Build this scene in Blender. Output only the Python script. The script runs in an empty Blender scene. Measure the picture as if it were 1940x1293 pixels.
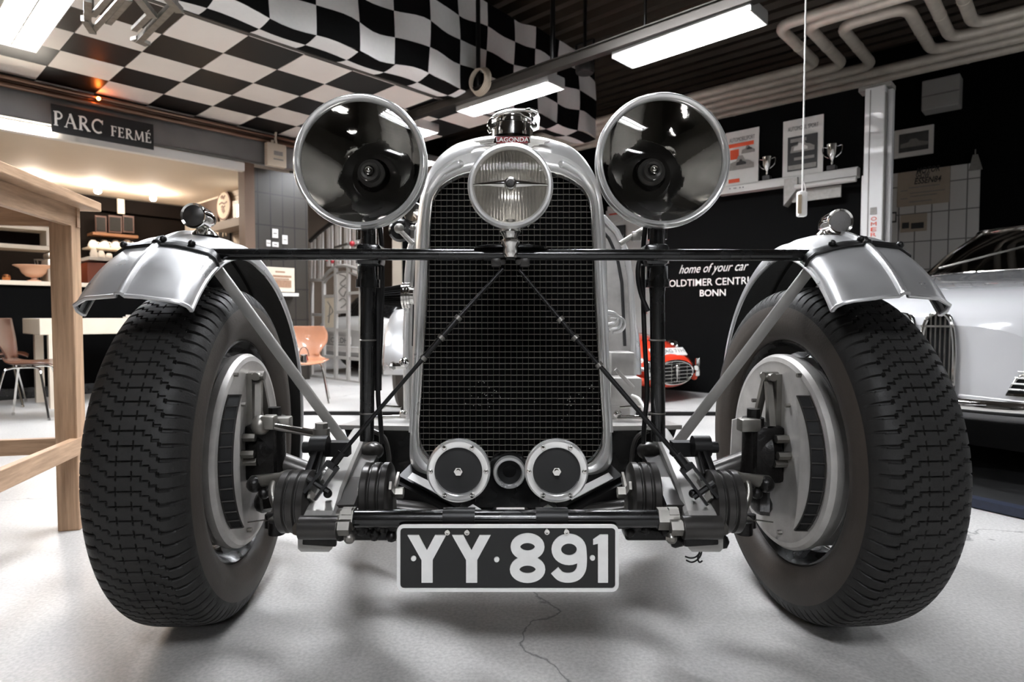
import bpy, bmesh, math, random
import numpy as np
from mathutils import Vector, Matrix
random.seed(7)
PI = math.pi
sc = bpy.context.scene
COL = sc.collection

# ------------------------------------------------------------------ camera
FPX, CX, CY = 1171.0, 970.0, 646.5
CAM_H, PITCH = 0.674, math.radians(2.27)
cam_d = bpy.data.cameras.new('camera')
cam = bpy.data.objects.new('camera', cam_d)
COL.objects.link(cam)
cam.location = (0, 0, CAM_H)
cam.rotation_euler = (PI / 2 - PITCH, 0, 0)
cam_d.sensor_fit = 'HORIZONTAL'
cam_d.sensor_width = 36.0
cam_d.lens = 36.0 * FPX / 1940.0
cam_d.clip_start = 0.02
cam_d.clip_end = 80
cam_d.dof.use_dof = True
cam_d.dof.focus_distance = 1.35
cam_d.dof.aperture_fstop = 5.6
sc.camera = cam

# ------------------------------------------------------------------ world + exposure
w = bpy.data.worlds.new('world')
sc.world = w
w.use_nodes = True
w.node_tree.nodes['Background'].inputs[0].default_value = (0.95, 0.97, 1.0, 1)
w.node_tree.nodes['Background'].inputs[1].default_value = 0.05
sc.view_settings.view_transform = 'Standard'
sc.view_settings.look = 'None'
sc.view_settings.gamma = 1.0
sc.view_settings.exposure = 1.08
sc.view_settings.use_curve_mapping = False
LAMP_STRENGTH = 52.0        # luminaire tubes

# ------------------------------------------------------------------ geometry of view (pixel of the photo -> point in the hall)
_cp, _sp = math.cos(PITCH), math.sin(PITCH)
def ray(px, py):
    dx = (px - CX) / FPX; dy = (CY - py) / FPX
    return Vector((dx, _cp + dy * _sp, -_sp + dy * _cp))
CAM = Vector((0, 0, CAM_H))
def at(px, py, Y):
    r = ray(px, py); return CAM + r * (Y / r.y)
# the hall is turned against the car: axis a runs along the black wall, axis b away from the camera to the right
DA = Vector((-0.735, 0.678, 0)).normalized()
DB = Vector((0.678, 0.735, 0)).normalized()
UP = Vector((0, 0, 1))
def R(a, b, z=0.0): return DA * a + DB * b + UP * z
def at_plane(px, py, n, c):
    r = ray(px, py); return CAM + r * ((c - CAM.dot(n)) / r.dot(n))
def ata(px, py, a): return at_plane(px, py, DA, a)
def atb(px, py, b): return at_plane(px, py, DB, b)
def atz(px, py, z): return at_plane(px, py, UP, z)
def ab(p): return p.dot(DA), p.dot(DB)

# ------------------------------------------------------------------ materials
def lin(c):
    if isinstance(c, str):
        c = [int(c[i:i + 2], 16) / 255 for i in (0, 2, 4)]
    return tuple((x / 12.92 if x <= 0.04045 else ((x + 0.055) / 1.055) ** 2.4) for x in c) + (1,)
MATS = {}
def mat(name, col, rough=0.5, metal=0.0, noise=None, bump=None, emit=None, trans=0.0, coat=0.0, rnoise=None, ior=1.5, alpha=1.0):
    m = bpy.data.materials.new(name); m.use_nodes = True
    nt = m.node_tree; b = nt.nodes['Principled BSDF']
    c = lin(col)
    b.inputs['Base Color'].default_value = c
    b.inputs['Roughness'].default_value = rough
    b.inputs['Metallic'].default_value = metal
    b.inputs['IOR'].default_value = ior
    b.inputs['Transmission Weight'].default_value = trans
    b.inputs['Coat Weight'].default_value = coat
    b.inputs['Alpha'].default_value = alpha
    tc = nt.nodes.new('ShaderNodeTexCoord')
    if noise:
        s, amt = noise
        n = nt.nodes.new('ShaderNodeTexNoise'); n.inputs['Scale'].default_value = s; n.inputs['Detail'].default_value = 6
        nt.links.new(tc.outputs['Object'], n.inputs['Vector'])
        mx = nt.nodes.new('ShaderNodeMix'); mx.data_type = 'RGBA'
        mx.inputs[6].default_value = tuple(min(1, x * (1 + amt)) for x in c[:3]) + (1,)
        mx.inputs[7].default_value = tuple(x * (1 - amt) for x in c[:3]) + (1,)
        nt.links.new(n.outputs['Fac'], mx.inputs[0]); nt.links.new(mx.outputs[2], b.inputs['Base Color'])
    if rnoise:
        s, lo, hi = rnoise
        n = nt.nodes.new('ShaderNodeTexNoise'); n.inputs['Scale'].default_value = s; n.inputs['Detail'].default_value = 5
        nt.links.new(tc.outputs['Object'], n.inputs['Vector'])
        mr = nt.nodes.new('ShaderNodeMapRange'); mr.inputs[1].default_value = 0.3; mr.inputs[2].default_value = 0.7
        mr.inputs[3].default_value = lo; mr.inputs[4].default_value = hi
        nt.links.new(n.outputs['Fac'], mr.inputs[0]); nt.links.new(mr.outputs[0], b.inputs['Roughness'])
    if bump:
        s, st = bump
        n = nt.nodes.new('ShaderNodeTexNoise'); n.inputs['Scale'].default_value = s; n.inputs['Detail'].default_value = 4
        nt.links.new(tc.outputs['Object'], n.inputs['Vector'])
        bp = nt.nodes.new('ShaderNodeBump'); bp.inputs['Strength'].default_value = st; bp.inputs['Distance'].default_value = 0.002
        nt.links.new(n.outputs['Fac'], bp.inputs['Height']); nt.links.new(bp.outputs['Normal'], b.inputs['Normal'])
    if emit:
        b.inputs['Emission Color'].default_value = lin(emit[0]); b.inputs['Emission Strength'].default_value = emit[1]
    MATS[name] = m
    return m
def thin_glass(name, tint='ffffff', refl=1.0, rough=0.02):
    m = bpy.data.materials.new(name); m.use_nodes = True
    nt = m.node_tree; nt.nodes.clear()
    out = nt.nodes.new('ShaderNodeOutputMaterial'); mx = nt.nodes.new('ShaderNodeMixShader')
    tr = nt.nodes.new('ShaderNodeBsdfTransparent'); gl = nt.nodes.new('ShaderNodeBsdfGlossy'); fr = nt.nodes.new('ShaderNodeFresnel')
    tr.inputs[0].default_value = lin(tint); gl.inputs['Roughness'].default_value = rough; fr.inputs[0].default_value = 1.45
    gl.inputs[0].default_value = (refl, refl, refl, 1)
    nt.links.new(fr.outputs[0], mx.inputs[0]); nt.links.new(tr.outputs[0], mx.inputs[1]); nt.links.new(gl.outputs[0], mx.inputs[2])
    nt.links.new(mx.outputs[0], out.inputs[0]); MATS[name] = m
    return m

M_chrome = mat('chrome', 'd9d7d3', 0.08, 1, rnoise=(30, 0.04, 0.16))
M_nickel = mat('brushed_nickel', 'e2e1df', 0.3, 0.62, noise=(12, 0.05), rnoise=(10, 0.26, 0.36))
M_steel = mat('dull_steel', '8d8a85', 0.4, 1, noise=(25, 0.25), rnoise=(30, 0.3, 0.55))
M_alu = mat('wing_aluminium', 'c4c4c4', 0.34, 0.75, noise=(9, 0.05), rnoise=(14, 0.26, 0.42))
M_alu2 = mat('cast_aluminium', 'bdbab6', 0.42, 0.3, noise=(26, 0.28), bump=(180, 0.15))
M_black = mat('black_enamel', '0e0e0e', 0.22, 0.0, rnoise=(20, 0.16, 0.34), coat=0.3)
M_blackm = mat('black_satin_steel', '100f0f', 0.42, 0.3, noise=(30, 0.3))
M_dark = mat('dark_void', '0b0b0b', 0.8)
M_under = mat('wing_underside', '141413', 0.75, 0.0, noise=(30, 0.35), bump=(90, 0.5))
M_grease = mat('greasy_iron', '131110', 0.35, 0.4, noise=(60, 0.5), bump=(120, 0.8))
M_rubber = mat('tyre_rubber', '1e1d1c', 0.62, 0.0, noise=(35, 0.28), bump=(260, 0.25), rnoise=(40, 0.48, 0.7), ior=1.4)
M_grey = mat('grey_painted_steel', '9b9995', 0.38, 0.35, noise=(20, 0.15), bump=(300, 0.1))
M_greyd = mat('dark_grey_paint', '3f3d3b', 0.3, 0.5, noise=(25, 0.2))
M_wire = mat('mesh_wire_lit', 'a09b93', 0.35, 0.6)
M_mirror = mat('reflector_mirror', 'b9b7b4', 0.04, 1, bump=(14, 0.35))
M_white = mat('white_paint', 'e6e3de', 0.5)
M_whiteg = mat('gloss_white_paint', 'bfbfc0', 0.12, 0, coat=1.0)
M_red = mat('red_car_paint', 'cf3a22', 0.18, 0, coat=1.0)
M_platew = mat('plate_letter', 'f0efec', 0.45, 0.0, noise=(60, 0.08))
M_plateb = mat('plate_black', '161616', 0.35, 0.0, noise=(80, 0.3))
M_oak = mat('oak_wood', 'b98f68', 0.5)
M_ply = mat('brown_veneer', '53301f', 0.35, coat=0.4, noise=(14, 0.18))
M_plyo = mat('orange_veneer', 'b07a5c', 0.35, coat=0.4, noise=(14, 0.12))
M_palew = mat('pale_wood', 'd8cbb8', 0.55, noise=(10, 0.08))
M_cream = mat('cream_paint', 'd9cbb8', 0.8, noise=(3, 0.03))
M_wallb = mat('black_wall_paint', '0a0a0a', 0.9, noise=(4, 0.2), ior=1.15)
M_concrete_b = mat('brown_grey_wall', '7a6a5c', 0.8, noise=(6, 0.15))
M_glass = thin_glass('lamp_glass', 'f4f4f2')
M_glassd = thin_glass('tinted_window_glass', '8a8680', 1.0, 0.03)
M_lampw = mat('lamp_tube_light', 'ffffff', 0.5, emit=('f6f9ff', LAMP_STRENGTH))
M_louver = mat('luminaire_reflector', 'd8d8d6', 0.3, 0.6)
M_text = mat('wall_lettering', 'ebe8e2', 0.6)
M_redp = mat('red_print', 'c8452a', 0.6)
M_paper = mat('poster_paper', 'cfccc7', 0.6, noise=(30, 0.05))
M_ink = mat('printing_ink', '2b2a2a', 0.6)
M_inkg = mat('grey_print', '86827d', 0.6, noise=(40, 0.3))
M_copper = mat('copper', 'd08a5a', 0.25, 1)
M_cyan = mat('light_grey_shell', 'aaa7a2', 0.5)
M_lensg = mat('side_lamp_lens', '6f6d6b', 0.35, 0.0, bump=(420, 0.8))

# oak: streaks along local Z / long axis
def wood_nodes(m, c1, c2, axis=(30, 30, 1.5)):
    nt = m.node_tree; b = nt.nodes['Principled BSDF']
    tc = nt.nodes.new('ShaderNodeTexCoord'); mp = nt.nodes.new('ShaderNodeMapping'); mp.inputs['Scale'].default_value = axis
    n = nt.nodes.new('ShaderNodeTexNoise'); n.inputs['Scale'].default_value = 2.2; n.inputs['Detail'].default_value = 8; n.inputs['Roughness'].default_value = 0.65
    r = nt.nodes.new('ShaderNodeValToRGB'); r.color_ramp.elements[0].position = 0.3; r.color_ramp.elements[1].position = 0.7
    r.color_ramp.elements[0].color = lin(c1); r.color_ramp.elements[1].color = lin(c2)
    nt.links.new(tc.outputs['Object'], mp.inputs[0]); nt.links.new(mp.outputs[0], n.inputs['Vector'])
    nt.links.new(n.outputs['Fac'], r.inputs[0]); nt.links.new(r.outputs[0], b.inputs['Base Color'])
wood_nodes(M_oak, '8f7156', 'c4a283')
M_oakh = mat('oak_wood_rail', 'b98f68', 0.5); wood_nodes(M_oakh, '8f7156', 'c4a283', (2.5, 2.5, 30))

# floor: pale sealed screed with stains, hairline cracks and a few joints
M_floor = mat('sealed_screed', 'b4b1ac', 0.4)
def floor_nodes():
    nt = M_floor.node_tree; b = nt.nodes['Principled BSDF']; L = nt.links.new
    tc = nt.nodes.new('ShaderNodeTexCoord')
    n1 = nt.nodes.new('ShaderNodeTexNoise'); n1.inputs['Scale'].default_value = 1.6; n1.inputs['Detail'].default_value = 5
    n2 = nt.nodes.new('ShaderNodeTexNoise'); n2.inputs['Scale'].default_value = 130; n2.inputs['Detail'].default_value = 3
    L(tc.outputs['Object'], n1.inputs['Vector']); L(tc.outputs['Object'], n2.inputs['Vector'])
    r1 = nt.nodes.new('ShaderNodeValToRGB'); r1.color_ramp.elements[0].position = 0.3; r1.color_ramp.elements[1].position = 0.7
    r1.color_ramp.elements[0].color = lin('adaba8'); r1.color_ramp.elements[1].color = lin('cbc9c6')
    L(n1.outputs['Fac'], r1.inputs[0])
    mx = nt.nodes.new('ShaderNodeMix'); mx.data_type = 'RGBA'; mx.blend_type = 'MULTIPLY'; mx.inputs[0].default_value = 0.35
    r2 = nt.nodes.new('ShaderNodeValToRGB'); r2.color_ramp.elements[0].position = 0.35; r2.color_ramp.elements[1].position = 0.65
    r2.color_ramp.elements[0].color = lin('a0a0a0'); r2.color_ramp.elements[1].color = (1, 1, 1, 1)
    L(n2.outputs['Fac'], r2.inputs[0]); L(r1.outputs[0], mx.inputs[6]); L(r2.outputs[0], mx.inputs[7])
    # cracks
    nw = nt.nodes.new('ShaderNodeTexNoise'); nw.inputs['Scale'].default_value = 4; nw.inputs['Detail'].default_value = 6
    L(tc.outputs['Object'], nw.inputs['Vector'])
    ad = nt.nodes.new('ShaderNodeMix'); ad.data_type = 'RGBA'; ad.blend_type = 'LINEAR_LIGHT'; ad.inputs[0].default_value = 0.22
    L(tc.outputs['Object'], ad.inputs[6]); L(nw.outputs['Color'], ad.inputs[7])
    v = nt.nodes.new('ShaderNodeTexVoronoi'); v.feature = 'DISTANCE_TO_EDGE'; v.inputs['Scale'].default_value = 0.38
    L(ad.outputs[2], v.inputs['Vector'])
    mr = nt.nodes.new('ShaderNodeMapRange'); mr.inputs[1].default_value = 0.0; mr.inputs[2].default_value = 0.0022
    mr.inputs[3].default_value = 0.35; mr.inputs[4].default_value = 1.0
    L(v.outputs['Distance'], mr.inputs[0])
    mc = nt.nodes.new('ShaderNodeMix'); mc.data_type = 'RGBA'; mc.blend_type = 'MULTIPLY'; mc.inputs[0].default_value = 1
    L(mx.outputs[2], mc.inputs[6]); L(mr.outputs[0], mc.inputs[7]); L(mc.outputs[2], b.inputs['Base Color'])
    m3 = nt.nodes.new('ShaderNodeMapRange'); m3.inputs[1].default_value = 0.3; m3.inputs[2].default_value = 0.7
    m3.inputs[3].default_value = 0.3; m3.inputs[4].default_value = 0.5
    L(n1.outputs['Fac'], m3.inputs[0]); L(m3.outputs[0], b.inputs['Roughness'])
    bp = nt.nodes.new('ShaderNodeBump'); bp.inputs['Strength'].default_value = 0.25; bp.inputs['Distance'].default_value = 0.001
    L(n2.outputs['Fac'], bp.inputs['Height']); L(bp.outputs['Normal'], b.inputs['Normal'])
floor_nodes()

# ------------------------------------------------------------------ mesh builder
def frame_from(d, up=None):
    d = Vector(d).normalized()
    u = Vector(up) if up is not None else (Vector((0, 0, 1)) if abs(d.z) < 0.9 else Vector((0, 1, 0)))
    x = u.cross(d).normalized(); y = d.cross(x).normalized()
    return x, y, d
class MB:
    def __init__(s): s.v = []; s.f = []; s.mi = []; s.cur = 0
    def add(s, vs, fs):
        o = len(s.v); s.v += [tuple(p) for p in vs]
        for f in fs: s.f.append(tuple(i + o for i in f)); s.mi.append(s.cur)
    def m(s, i): s.cur = i; return s
    def xf(s, M, start=0):
        for i in range(start, len(s.v)): s.v[i] = tuple(M @ Vector(s.v[i]))
        return s
    def mirror_x(s, start=0):
        for i in range(start, len(s.v)): x, y, z = s.v[i]; s.v[i] = (-x, y, z)
        return s
    def box(s, c, size, ax=None, bev=0.0):
        c = Vector(c); hx, hy, hz = [q / 2 for q in size]
        if ax is None: ax = (Vector((1, 0, 0)), Vector((0, 1, 0)), Vector((0, 0, 1)))
        if bev <= 0 or min(hx, hy, hz) <= bev * 1.01:
            vs = [c + ax[0] * (hx * i) + ax[1] * (hy * j) + ax[2] * (hz * k) for i in (-1, 1) for j in (-1, 1) for k in (-1, 1)]
            s.add(vs, [(0, 1, 3, 2), (4, 6, 7, 5), (0, 4, 5, 1), (2, 3, 7, 6), (0, 2, 6, 4), (1, 5, 7, 3)]); return s
        bm = bmesh.new(); bmesh.ops.create_cube(bm, size=1)
        for v in bm.verts: v.co = Vector((v.co.x * 2 * hx, v.co.y * 2 * hy, v.co.z * 2 * hz))
        bmesh.ops.bevel(bm, geom=list(bm.edges), offset=bev, segments=2, affect='EDGES', profile=0.5)
        bm.verts.index_update()
        vs = [c + ax[0] * v.co.x + ax[1] * v.co.y + ax[2] * v.co.z for v in bm.verts]
        s.add(vs, [tuple(v.index for v in f.verts) for f in bm.faces]); bm.free(); return s
    def bar(s, p, q, wd, th, up=None, bev=0.0):      # rectangular bar between two points; wd across, th along up
        p = Vector(p); q = Vector(q); x, y, d = frame_from(q - p, up)
        return s.box((p + q) / 2, (wd, th, (q - p).length), (x, y, d), bev)
    def tube(s, pts, r, n=12, cap=True, closed=False):
        pts = [Vector(p) for p in pts]
        if not isinstance(r, (list, tuple)): pts = [p for i, p in enumerate(pts) if i == 0 or (p - pts[i - 1]).length > 1e-6]
        N = len(pts)
        rs = r if isinstance(r, (list, tuple)) else [r] * N
        rings = []; x = None
        for i, p in enumerate(pts):
            a = pts[(i - 1) % N] if (i > 0 or closed) else p
            b = pts[(i + 1) % N] if (i < N - 1 or closed) else p
            d = (b - a).normalized()
            if x is None: x, y, _ = frame_from(d)
            else:
                x = (x - d * x.dot(d)).normalized(); y = d.cross(x)
            rings.append([p + (x * math.cos(2 * PI * k / n) + y * math.sin(2 * PI * k / n)) * rs[i] for k in range(n)])
        vs = [v for rg in rings for v in rg]; fs = []
        M = N if closed else N - 1
        for i in range(M):
            j = (i + 1) % N
            for k in range(n): l = (k + 1) % n; fs.append((i * n + k, i * n + l, j * n + l, j * n + k))
        if cap and not closed: fs.append(tuple(range(n - 1, -1, -1))); fs.append(tuple((N - 1) * n + k for k in range(n)))
        s.add(vs, fs); return s
    def cyl(s, p, q, r, n=24, r2=None): return s.tube([p, q], [r, r if r2 is None else r2], n)
    def lathe(s, prof, c, axis, n=48, up=None, cap0=False, cap1=False, a0=0, a1=2 * PI):   # prof: (r, h along axis)
        c = Vector(c); x, y, d = frame_from(axis, up); full = abs(a1 - a0 - 2 * PI) < 1e-6
        vs = []; m = n if full else n + 1
        for (r, h) in prof:
            for k in range(m):
                t = a0 + (a1 - a0) * k / n
                vs.append(c + d * h + (x * math.cos(t) + y * math.sin(t)) * r)
        fs = []
        for i in range(len(prof) - 1):
            for k in range(n):
                l = (k + 1) % m if full else k + 1
                fs.append((i * m + k, i * m + l, (i + 1) * m + l, (i + 1) * m + k))
        if cap0: fs.append(tuple(range(m)))
        if cap1: fs.append(tuple((len(prof) - 1) * m + k for k in range(m)))
        s.add(vs, fs); return s
    def ball(s, c, r, n=16, sq=(1, 1, 1)):
        prof = [(r * math.sin(PI * i / (n // 2)) + 1e-6, -r * math.cos(PI * i / (n // 2))) for i in range(n // 2 + 1)]
        st = len(s.v); s.lathe(prof, (0, 0, 0), (0, 0, 1), n)
        for i in range(st, len(s.v)): a = s.v[i]; s.v[i] = (a[0] * sq[0] + c[0], a[1] * sq[1] + c[1], a[2] * sq[2] + c[2])
        return s
    def slab(s, poly, off):          # planar polygon given thickness by vector off
        n = len(poly); off = Vector(off); vs = [Vector(p) for p in poly] + [Vector(p) + off for p in poly]
        fs = [tuple(range(n)), tuple(range(2 * n - 1, n - 1, -1))] + [(i, i + n, (i + 1) % n + n, (i + 1) % n) for i in range(n)]
        s.add(vs, fs); return s
    def grid(s, rows, closed_u=False, closed_v=False):
        nr = len(rows); nc = len(rows[0]); vs = [p for r_ in rows for p in r_]; fs = []
        for i in range(nr if closed_v else nr - 1):
            for j in range(nc if closed_u else nc - 1):
                a = i * nc + j; b = i * nc + (j + 1) % nc; i2 = (i + 1) % nr
                fs.append((a, b, i2 * nc + (j + 1) % nc, i2 * nc + j))
        s.add(vs, fs); return s
    def ribbon(s, pts, wd, P, off, closed=False):   # flat stroke: 2-D points through map P, width wd in 2-D units, thickness vector off
        n = len(pts); L = []; Rr = []
        ws = wd if isinstance(wd, (list, tuple)) else [wd] * n
        for i in range(n):
            a = pts[(i - 1) % n] if (i > 0 or closed) else pts[i]; b = pts[(i + 1) % n] if (i < n - 1 or closed) else pts[i]
            dx, dy = b[0] - a[0], b[1] - a[1]; l = math.hypot(dx, dy) or 1
            k = 1.0
            if (0 < i < n - 1) or closed:
                d1 = (pts[i][0] - a[0], pts[i][1] - a[1]); d2 = (b[0] - pts[i][0], b[1] - pts[i][1])
                l1 = math.hypot(*d1) or 1; l2 = math.hypot(*d2) or 1
                c = (d1[0] * d2[0] + d1[1] * d2[1]) / (l1 * l2); k = 1 / max(0.5, math.sqrt(max(0.01, (1 + c) / 2)))
            nx, ny = -dy / l * ws[i] / 2 * k, dx / l * ws[i] / 2 * k
            L.append(P(pts[i][0] + nx, pts[i][1] + ny)); Rr.append(P(pts[i][0] - nx, pts[i][1] - ny))
        off = Vector(off); vs = L + Rr + [p + off for p in L] + [p + off for p in Rr]; fs = []
        for i in range(n if closed else n - 1):
            j = (i + 1) % n
            fs += [(i, j, n + j, n + i), (2 * n + i, 3 * n + i, 3 * n + j, 2 * n + j), (i, 2 * n + i, 2 * n + j, j), (n + i, n + j, 3 * n + j, 3 * n + i)]
        if not closed: fs += [(0, n, 3 * n, 2 * n), (n - 1, 3 * n - 1, 4 * n - 1, 2 * n - 1)]
        s.add(vs, fs); return s
    def text(s, body, o, r, u, width=None, height=None, depth=0.002, shear=0.0, align='LEFT', offset=0.0):
        cu = bpy.data.curves.new('t', 'FONT'); cu.body = body; cu.resolution_u = 3; cu.shear = shear; cu.offset = offset
        ob = bpy.data.objects.new('t', cu); COL.objects.link(ob)
        dg = bpy.context.evaluated_depsgraph_get(); me = bpy.data.meshes.new_from_object(ob.evaluated_get(dg))
        co = [v.co.copy() for v in me.vertices]; fs = [tuple(p.vertices) for p in me.polygons]
        bpy.data.objects.remove(ob); bpy.data.curves.remove(cu); bpy.data.meshes.remove(me)
        x0 = min(c.x for c in co); x1 = max(c.x for c in co); y0 = min(c.y for c in co); y1 = max(c.y for c in co)
        sx = width / (x1 - x0) if width else None; sy = height / (y1 - y0) if height else None
        sx = sx or sy; sy = sy or sx
        r = Vector(r).normalized(); u = Vector(u).normalized(); nn = r.cross(u); o = Vector(o)
        vs = [o + r * ((c.x - x0) * sx) + u * ((c.y - y0) * sy) + nn * depth for c in co]
        s.add(vs, fs); return s
    def clusters(s):
        n = len(s.v); par = list(range(n))
        def fd(i):
            while par[i] != i: par[i] = par[par[i]]; i = par[i]
            return i
        for f in s.f:
            a = fd(f[0])
            for i in f[1:]: par[fd(i)] = a
        gr = {}
        for i in range(n): gr.setdefault(fd(i), []).append(i)
        V = np.array(s.v); B = [[V[g].min(0) - .0015, V[g].max(0) + .0015, g] for g in gr.values()]
        if len(B) > 60: return [list(range(n))]
        ch = True
        while ch:
            ch = False
            for i in range(len(B)):
                for j in range(i + 1, len(B)):
                    if (B[i][0] <= B[j][1]).all() and (B[j][0] <= B[i][1]).all():
                        B[i] = [np.minimum(B[i][0], B[j][0]), np.maximum(B[i][1], B[j][1]), B[i][2] + B[j][2]]; B.pop(j); ch = True; break
                if ch: break
        return [b[2] for b in B]
    def build(s, name, mats, parent=None, smooth=True, angle=40, loc=None):
        if parent is not None and len(s.v) < 20000 and not any(k in name for k in ('text', 'title', 'line', 'letter', 'print', 'character', 'slats', 'speck', 'louvre', 'drawing', 'ornament', 'holes', 'bars', 'blocks', 'cars', 'mesh')):
            C_ = s.clusters()
            if 1 < len(C_) <= 14:
                for g in C_:
                    idx = {v_: k for k, v_ in enumerate(g)}; q = MB(); q.v = [s.v[i] for i in g]
                    for f, mi in zip(s.f, s.mi):
                        if f[0] in idx: q.f.append(tuple(idx[i] for i in f)); q.mi.append(mi)
                    r_ = q.build1(name, mats, parent, smooth, angle, loc)
                return r_
        return s.build1(name, mats, parent, smooth, angle, loc)
    def build1(s, name, mats, parent=None, smooth=True, angle=40, loc=None):
        if not isinstance(mats, (list, tuple)): mats = [mats]
        me = bpy.data.meshes.new(name)
        if parent is not None: org = Vector(parent.get('_o', (0, 0, 0)))
        elif loc is not None: org = Vector(loc)
        else:
            a = np.array(s.v); org = Vector(((a[:, 0].min() + a[:, 0].max()) / 2, (a[:, 1].min() + a[:, 1].max()) / 2, a[:, 2].min()))
        V = np.array(s.v, dtype=float) - np.array(org)
        me.from_pydata(V.tolist(), [], s.f); me.update()
        for m_ in mats: me.materials.append(m_)
        if len(mats) > 1: me.polygons.foreach_set('material_index', s.mi)
        bm = bmesh.new(); bm.from_mesh(me); bmesh.ops.recalc_face_normals(bm, faces=bm.faces); bm.to_mesh(me); bm.free()
        if smooth:
            me.shade_smooth(); me.set_sharp_from_angle(angle=math.radians(angle))
        ob = bpy.data.objects.new(name, me); COL.objects.link(ob)
        if parent is not None: ob.parent = parent
        else: ob.location = org
        ob['_o'] = tuple(org)
        return ob
def tag(o, label=None, cat=None, group=None, kind=None):
    if label: o['label'] = label
    if cat: o['category'] = cat
    if group: o['group'] = group
    if kind: o['kind'] = kind
    return o
def thing(name, label, cat, loc=(0, 0, 0), group=None):
    o = bpy.data.objects.new(name, None); COL.objects.link(o); o.location = loc; o.empty_display_size = 0.1
    o['_o'] = tuple(loc); return tag(o, label, cat, group)
def struct(name, mb, m, **k): return tag(mb.build(name, m, **k), kind='structure')
def copy_tree(o, parent=None):
    c = o.copy(); COL.objects.link(c)
    if parent is not None: c.parent = parent
    for ch in [x for x in COL.objects if x.parent == o]: copy_tree(ch, c)
    return c
def bez(pts, n=8):            # Catmull-Rom through points
    pts = [Vector(p) for p in pts]; out = []
    for i in range(len(pts) - 1):
        p0 = pts[max(i - 1, 0)]; p1 = pts[i]; p2 = pts[i + 1]; p3 = pts[min(i + 2, len(pts) - 1)]
        for k in range(n):
            t = k / n
            out.append(0.5 * ((2 * p1) + (p2 - p0) * t + (2 * p0 - 5 * p1 + 4 * p2 - p3) * t * t + (3 * p1 - p0 - 3 * p2 + p3) * t ** 3))
    out.append(pts[-1]); return out
AX_R = (DA, DB, UP)
# ================================================================== THE HALL
CEIL_Z, ROOF_Z = 2.5, 3.5
A_OPEN, B_WALL = 6.1, 7.6         # plane of the bar opening on the left; black back wall on the right
mb = MB(); mb.box(R(3.5, 1.5, -0.05), (19, 17, 0.1), AX_R); struct('floor', mb, M_floor, smooth=False)

def room_box(mb, a0, a1, b0, b1, z0, z1, bev=0):
    mb.box(R((a0 + a1) / 2, (b0 + b1) / 2, (z0 + z1) / 2), (abs(a1 - a0), abs(b1 - b0), z1 - z0), AX_R, bev); return mb

# black wall on the right, far wall, walls behind the camera
struct('wall_right', room_box(MB(), -5.5, 6.3, B_WALL, B_WALL + 0.12, 0, ROOF_Z + .2), M_wallb, smooth=False)
M_backw = mat('hall_wall_grey', '6d6a66', 0.8, noise=(3, 0.15))
struct('wall_back', room_box(MB(), -5.6, -5.5, -6.5, B_WALL + 0.12, 0, ROOF_Z + .2), M_backw, smooth=False)
struct('wall_front', room_box(MB(), -5.5, 9.2, -6.6, -6.5, 0, ROOF_Z), M_backw, smooth=False)
struct('wall_far', room_box(MB(), 9.2, 9.3, 3.3, B_WALL + 0.12, 0, ROOF_Z + .2), M_concrete_b, smooth=False)
room = room_box(MB(), 6.3, 9.2, B_WALL, B_WALL + 0.12, 0, ROOF_Z + .2)
struct('wall_rear', room, M_concrete_b, smooth=False)

# the black partition with the lettering
B_PART = 5.15
pa0 = ab(atb(1632, 500, B_PART))[0]; pa1 = ab(atb(1253, 500, B_PART))[0]
pw = room_box(MB(), pa0, pa1, B_PART, B_PART + 0.1, 0, 2.36); struct('wall_partition', pw, M_wallb, smooth=False)

# corrugated roof
mb = MB(); prof = []
b = -6.5
while b < B_WALL:
    prof += [(b, ROOF_Z), (b + .07, ROOF_Z), (b + .1, ROOF_Z + .07), (b + .17, ROOF_Z + .07)]; b += .2
mb.grid([[R(-5.5, q, z) for q, z in prof], [R(9.3, q, z) for q, z in prof]])
mb.grid([[R(-5.5, q, z + 0.02) for q, z in prof], [R(9.3, q, z + 0.02) for q, z in prof]])
M_roof = mat('roof_sheet', '41382f', 0.45, 0.4, noise=(3, 0.3))
struct('ceiling', mb, M_roof, smooth=False)

# chequered tile ceiling over the left side
T = 0.39
def checker(mb, P, i0, i1, j0, j1, su, sv, u0, v0, par=0, wave=None, sub=1, tube=None):
    for i in range(i0, i1):
        for j in range(j0, j1):
            mb.m((i + j + par) % 2)
            rows = []
            for q in range(sub + 1):
                rows.append([P(u0 + (i + k / sub) * su, v0 + (j + q / sub) * sv) for k in range(sub + 1)])
            mb.grid(rows)
    return mb
M_tilew = mat('white_ceiling_tile', 'ddd5cc', 0.6, noise=(5, 0.04)); M_tileb = mat('black_ceiling_tile', '0b0a0a', 0.4, noise=(8, 0.2))
M_flagw = mat('white_flag_cloth', 'd6d4d0', 0.85, noise=(40, 0.06)); M_flagb = mat('black_flag_cloth', '0b0b0b', 0.9, noise=(40, 0.2), ior=1.2)
mb = MB()
g = 0.004
for i in range(-2, 6):
    for j in range(-16, 7):
        mb.m((i + j) % 2)
        a0 = 4.82 + i * T; a1 = a0 + T; b0 = 1.46 + j * T; b1 = b0 + T
        a0 = max(a0, 3.97)
        a1 = min(a1, 6.5)
        if a1 <= a0 + 0.01: continue
        mb.box(R((a0 + a1) / 2, (b0 + b1) / 2, CEIL_Z + 0.01), (a1 - a0 - g, T - g, 0.02), AX_R)
for j in range(-16, 7):     # the row cut by the rail
    mb.m((-3 + j) % 2); b0 = 1.46 + j * T; mb.box(R((3.97 + 4.04) / 2, b0 + T / 2, CEIL_Z + 0.01), (0.07 - g, T - g, 0.02), AX_R)
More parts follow.
